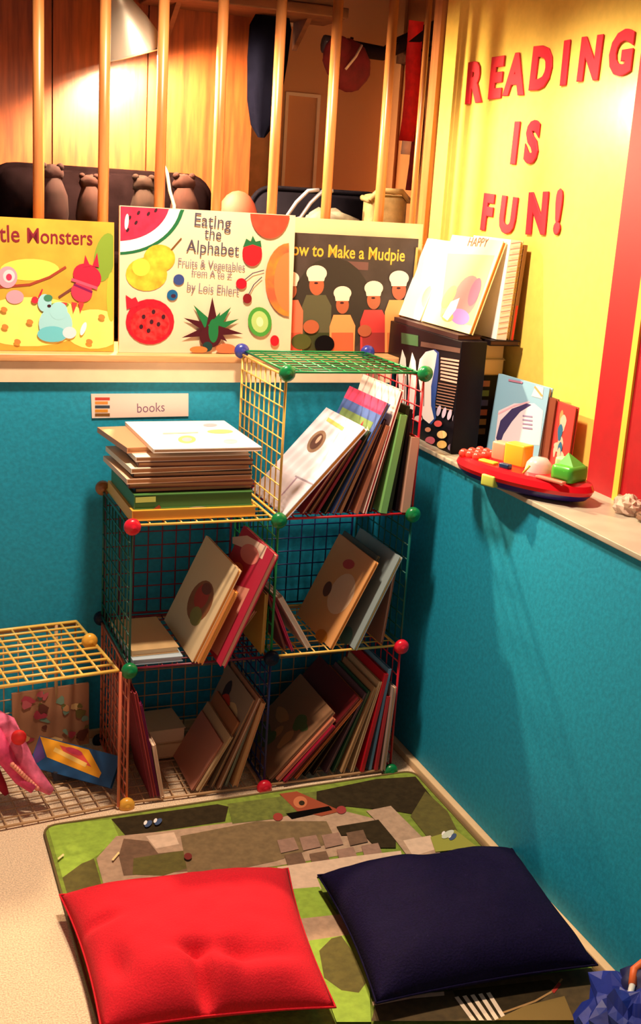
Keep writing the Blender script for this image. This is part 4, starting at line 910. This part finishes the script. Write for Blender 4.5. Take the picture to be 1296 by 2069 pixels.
# ------------------------------------------------------------------ toys and books in the low unit
M = face_frame(-.985, .332, Z0 + .0046, 2, 7)
bq = book('busy brown and pink patterned picture book standing at the back of the low wire unit', M, .212, .182, .008, (170, 120, 90), (200, 160, 120))
A = Art(ctr(M, .008), .0002, clip=(.002, .002, .210, .180)); rn = random.Random(4)
for i in range(34):
    u, v = rn.uniform(48, 195), rn.uniform(1396, 1505); c = rn.choice([(206, 150, 100), (190, 90, 100), (100, 50, 40), (120, 150, 130), (226, 190, 130), (176, 60, 80), (110, 100, 50)])
    A.ell(u, v, rn.uniform(5, 15), rn.uniform(4, 10), mat(c, .5), rn.uniform(-60, 60), 9, .2)
A.done(bq)
o_ = hit(62, 1550, 2, .030); X_ = hit(226, 1594, 2, .018) - o_; Y_ = hit(46, 1492, 2, .085) - o_
M = frame(o_, X_, Y_)
by = book('blue book with a yellow cover picture lying tilted in the low wire unit', M, X_.length, Y_.length, .014, (30, 70, 130), (40, 110, 110), cover=mat((26, 80, 130), .4))
A = Art(ctr(M, .014), .0002, clip=(.002, .002, X_.length - .002, Y_.length - .002))
A.ppoly([(40, 1485), (82, 1478), (92, 1530), (70, 1545), (55, 1520)], mat((90, 60, 130), .4))
A.ppoly([(80, 1478), (180, 1515), (205, 1562), (200, 1572), (95, 1530)], mat((246, 170, 40), .4)); A.ppoly([(120, 1505), (165, 1520), (185, 1550), (135, 1530)], mat((226, 80, 70), .4)); A.line([(112, 1515), (172, 1545)], 9, mat((250, 206, 110), .4)); A.ell(150, 1518, 18, 6, mat((206, 60, 90), .4), 20); A.ell(62, 1490, 12, 8, mat((226, 40, 120), .4)); A.done(by)
bs = MB().box((-.90, .16, Z0 + .0046), (-.80, .22, Z0 + .03), mat((60, 60, 70), .6), .003).build('wooden_block'); tag(bs, 'small dark block propping up the tilted blue book', 'block')
PNK = mat((236, 110, 150), .8, .15, 60, .2)
def wp_(u, v, y): return hit(u, v, 1, y)
td = thing('pink_stuffed_toy', 'long pink stuffed toy with a red ball and frilly trim at the left edge', 'soft toy', (-1.0, .08, .013))
o3 = Vector((-1.0, .08, .013))
def rel(*L): return [wp_(u, v, y) - o3 for u, v, y in L]
MB().tube(rel((-12, 1440, .12), (8, 1462, .10), (28, 1510, .09), (55, 1555, .07), (85, 1585, .05), (104, 1600, .03)), [.012, .028, .032, .026, .018, .010], PNK, 14).build('body', td)
MB().tube(rel((-20, 1480, .08), (12, 1530, .06), (40, 1575, .04), (68, 1596, .02)), [.03, .022, .014, .010], mat((226, 70, 120), .8, .15, 60), 12).build('arm', td)
MB().tube(rel((-15, 1560, .12), (5, 1590, .10), (14, 1606, .09)), [.02, .012, .006], mat((170, 20, 50), .8), 10).build('leg', td)
p = wp_(38, 1490, .05) - o3; MB().ball(p, .019, mat((226, 34, 36), .6), 14).build('red_ball', td)
m = MB()
for i in range(12):
    t = i / 11; p = wp_(25 + 50 * t, 1545 + 48 * t, .03) - o3; m.ball(p, .0065, mat((240, 150, 130), .6), 8)
m.build('frill', td)
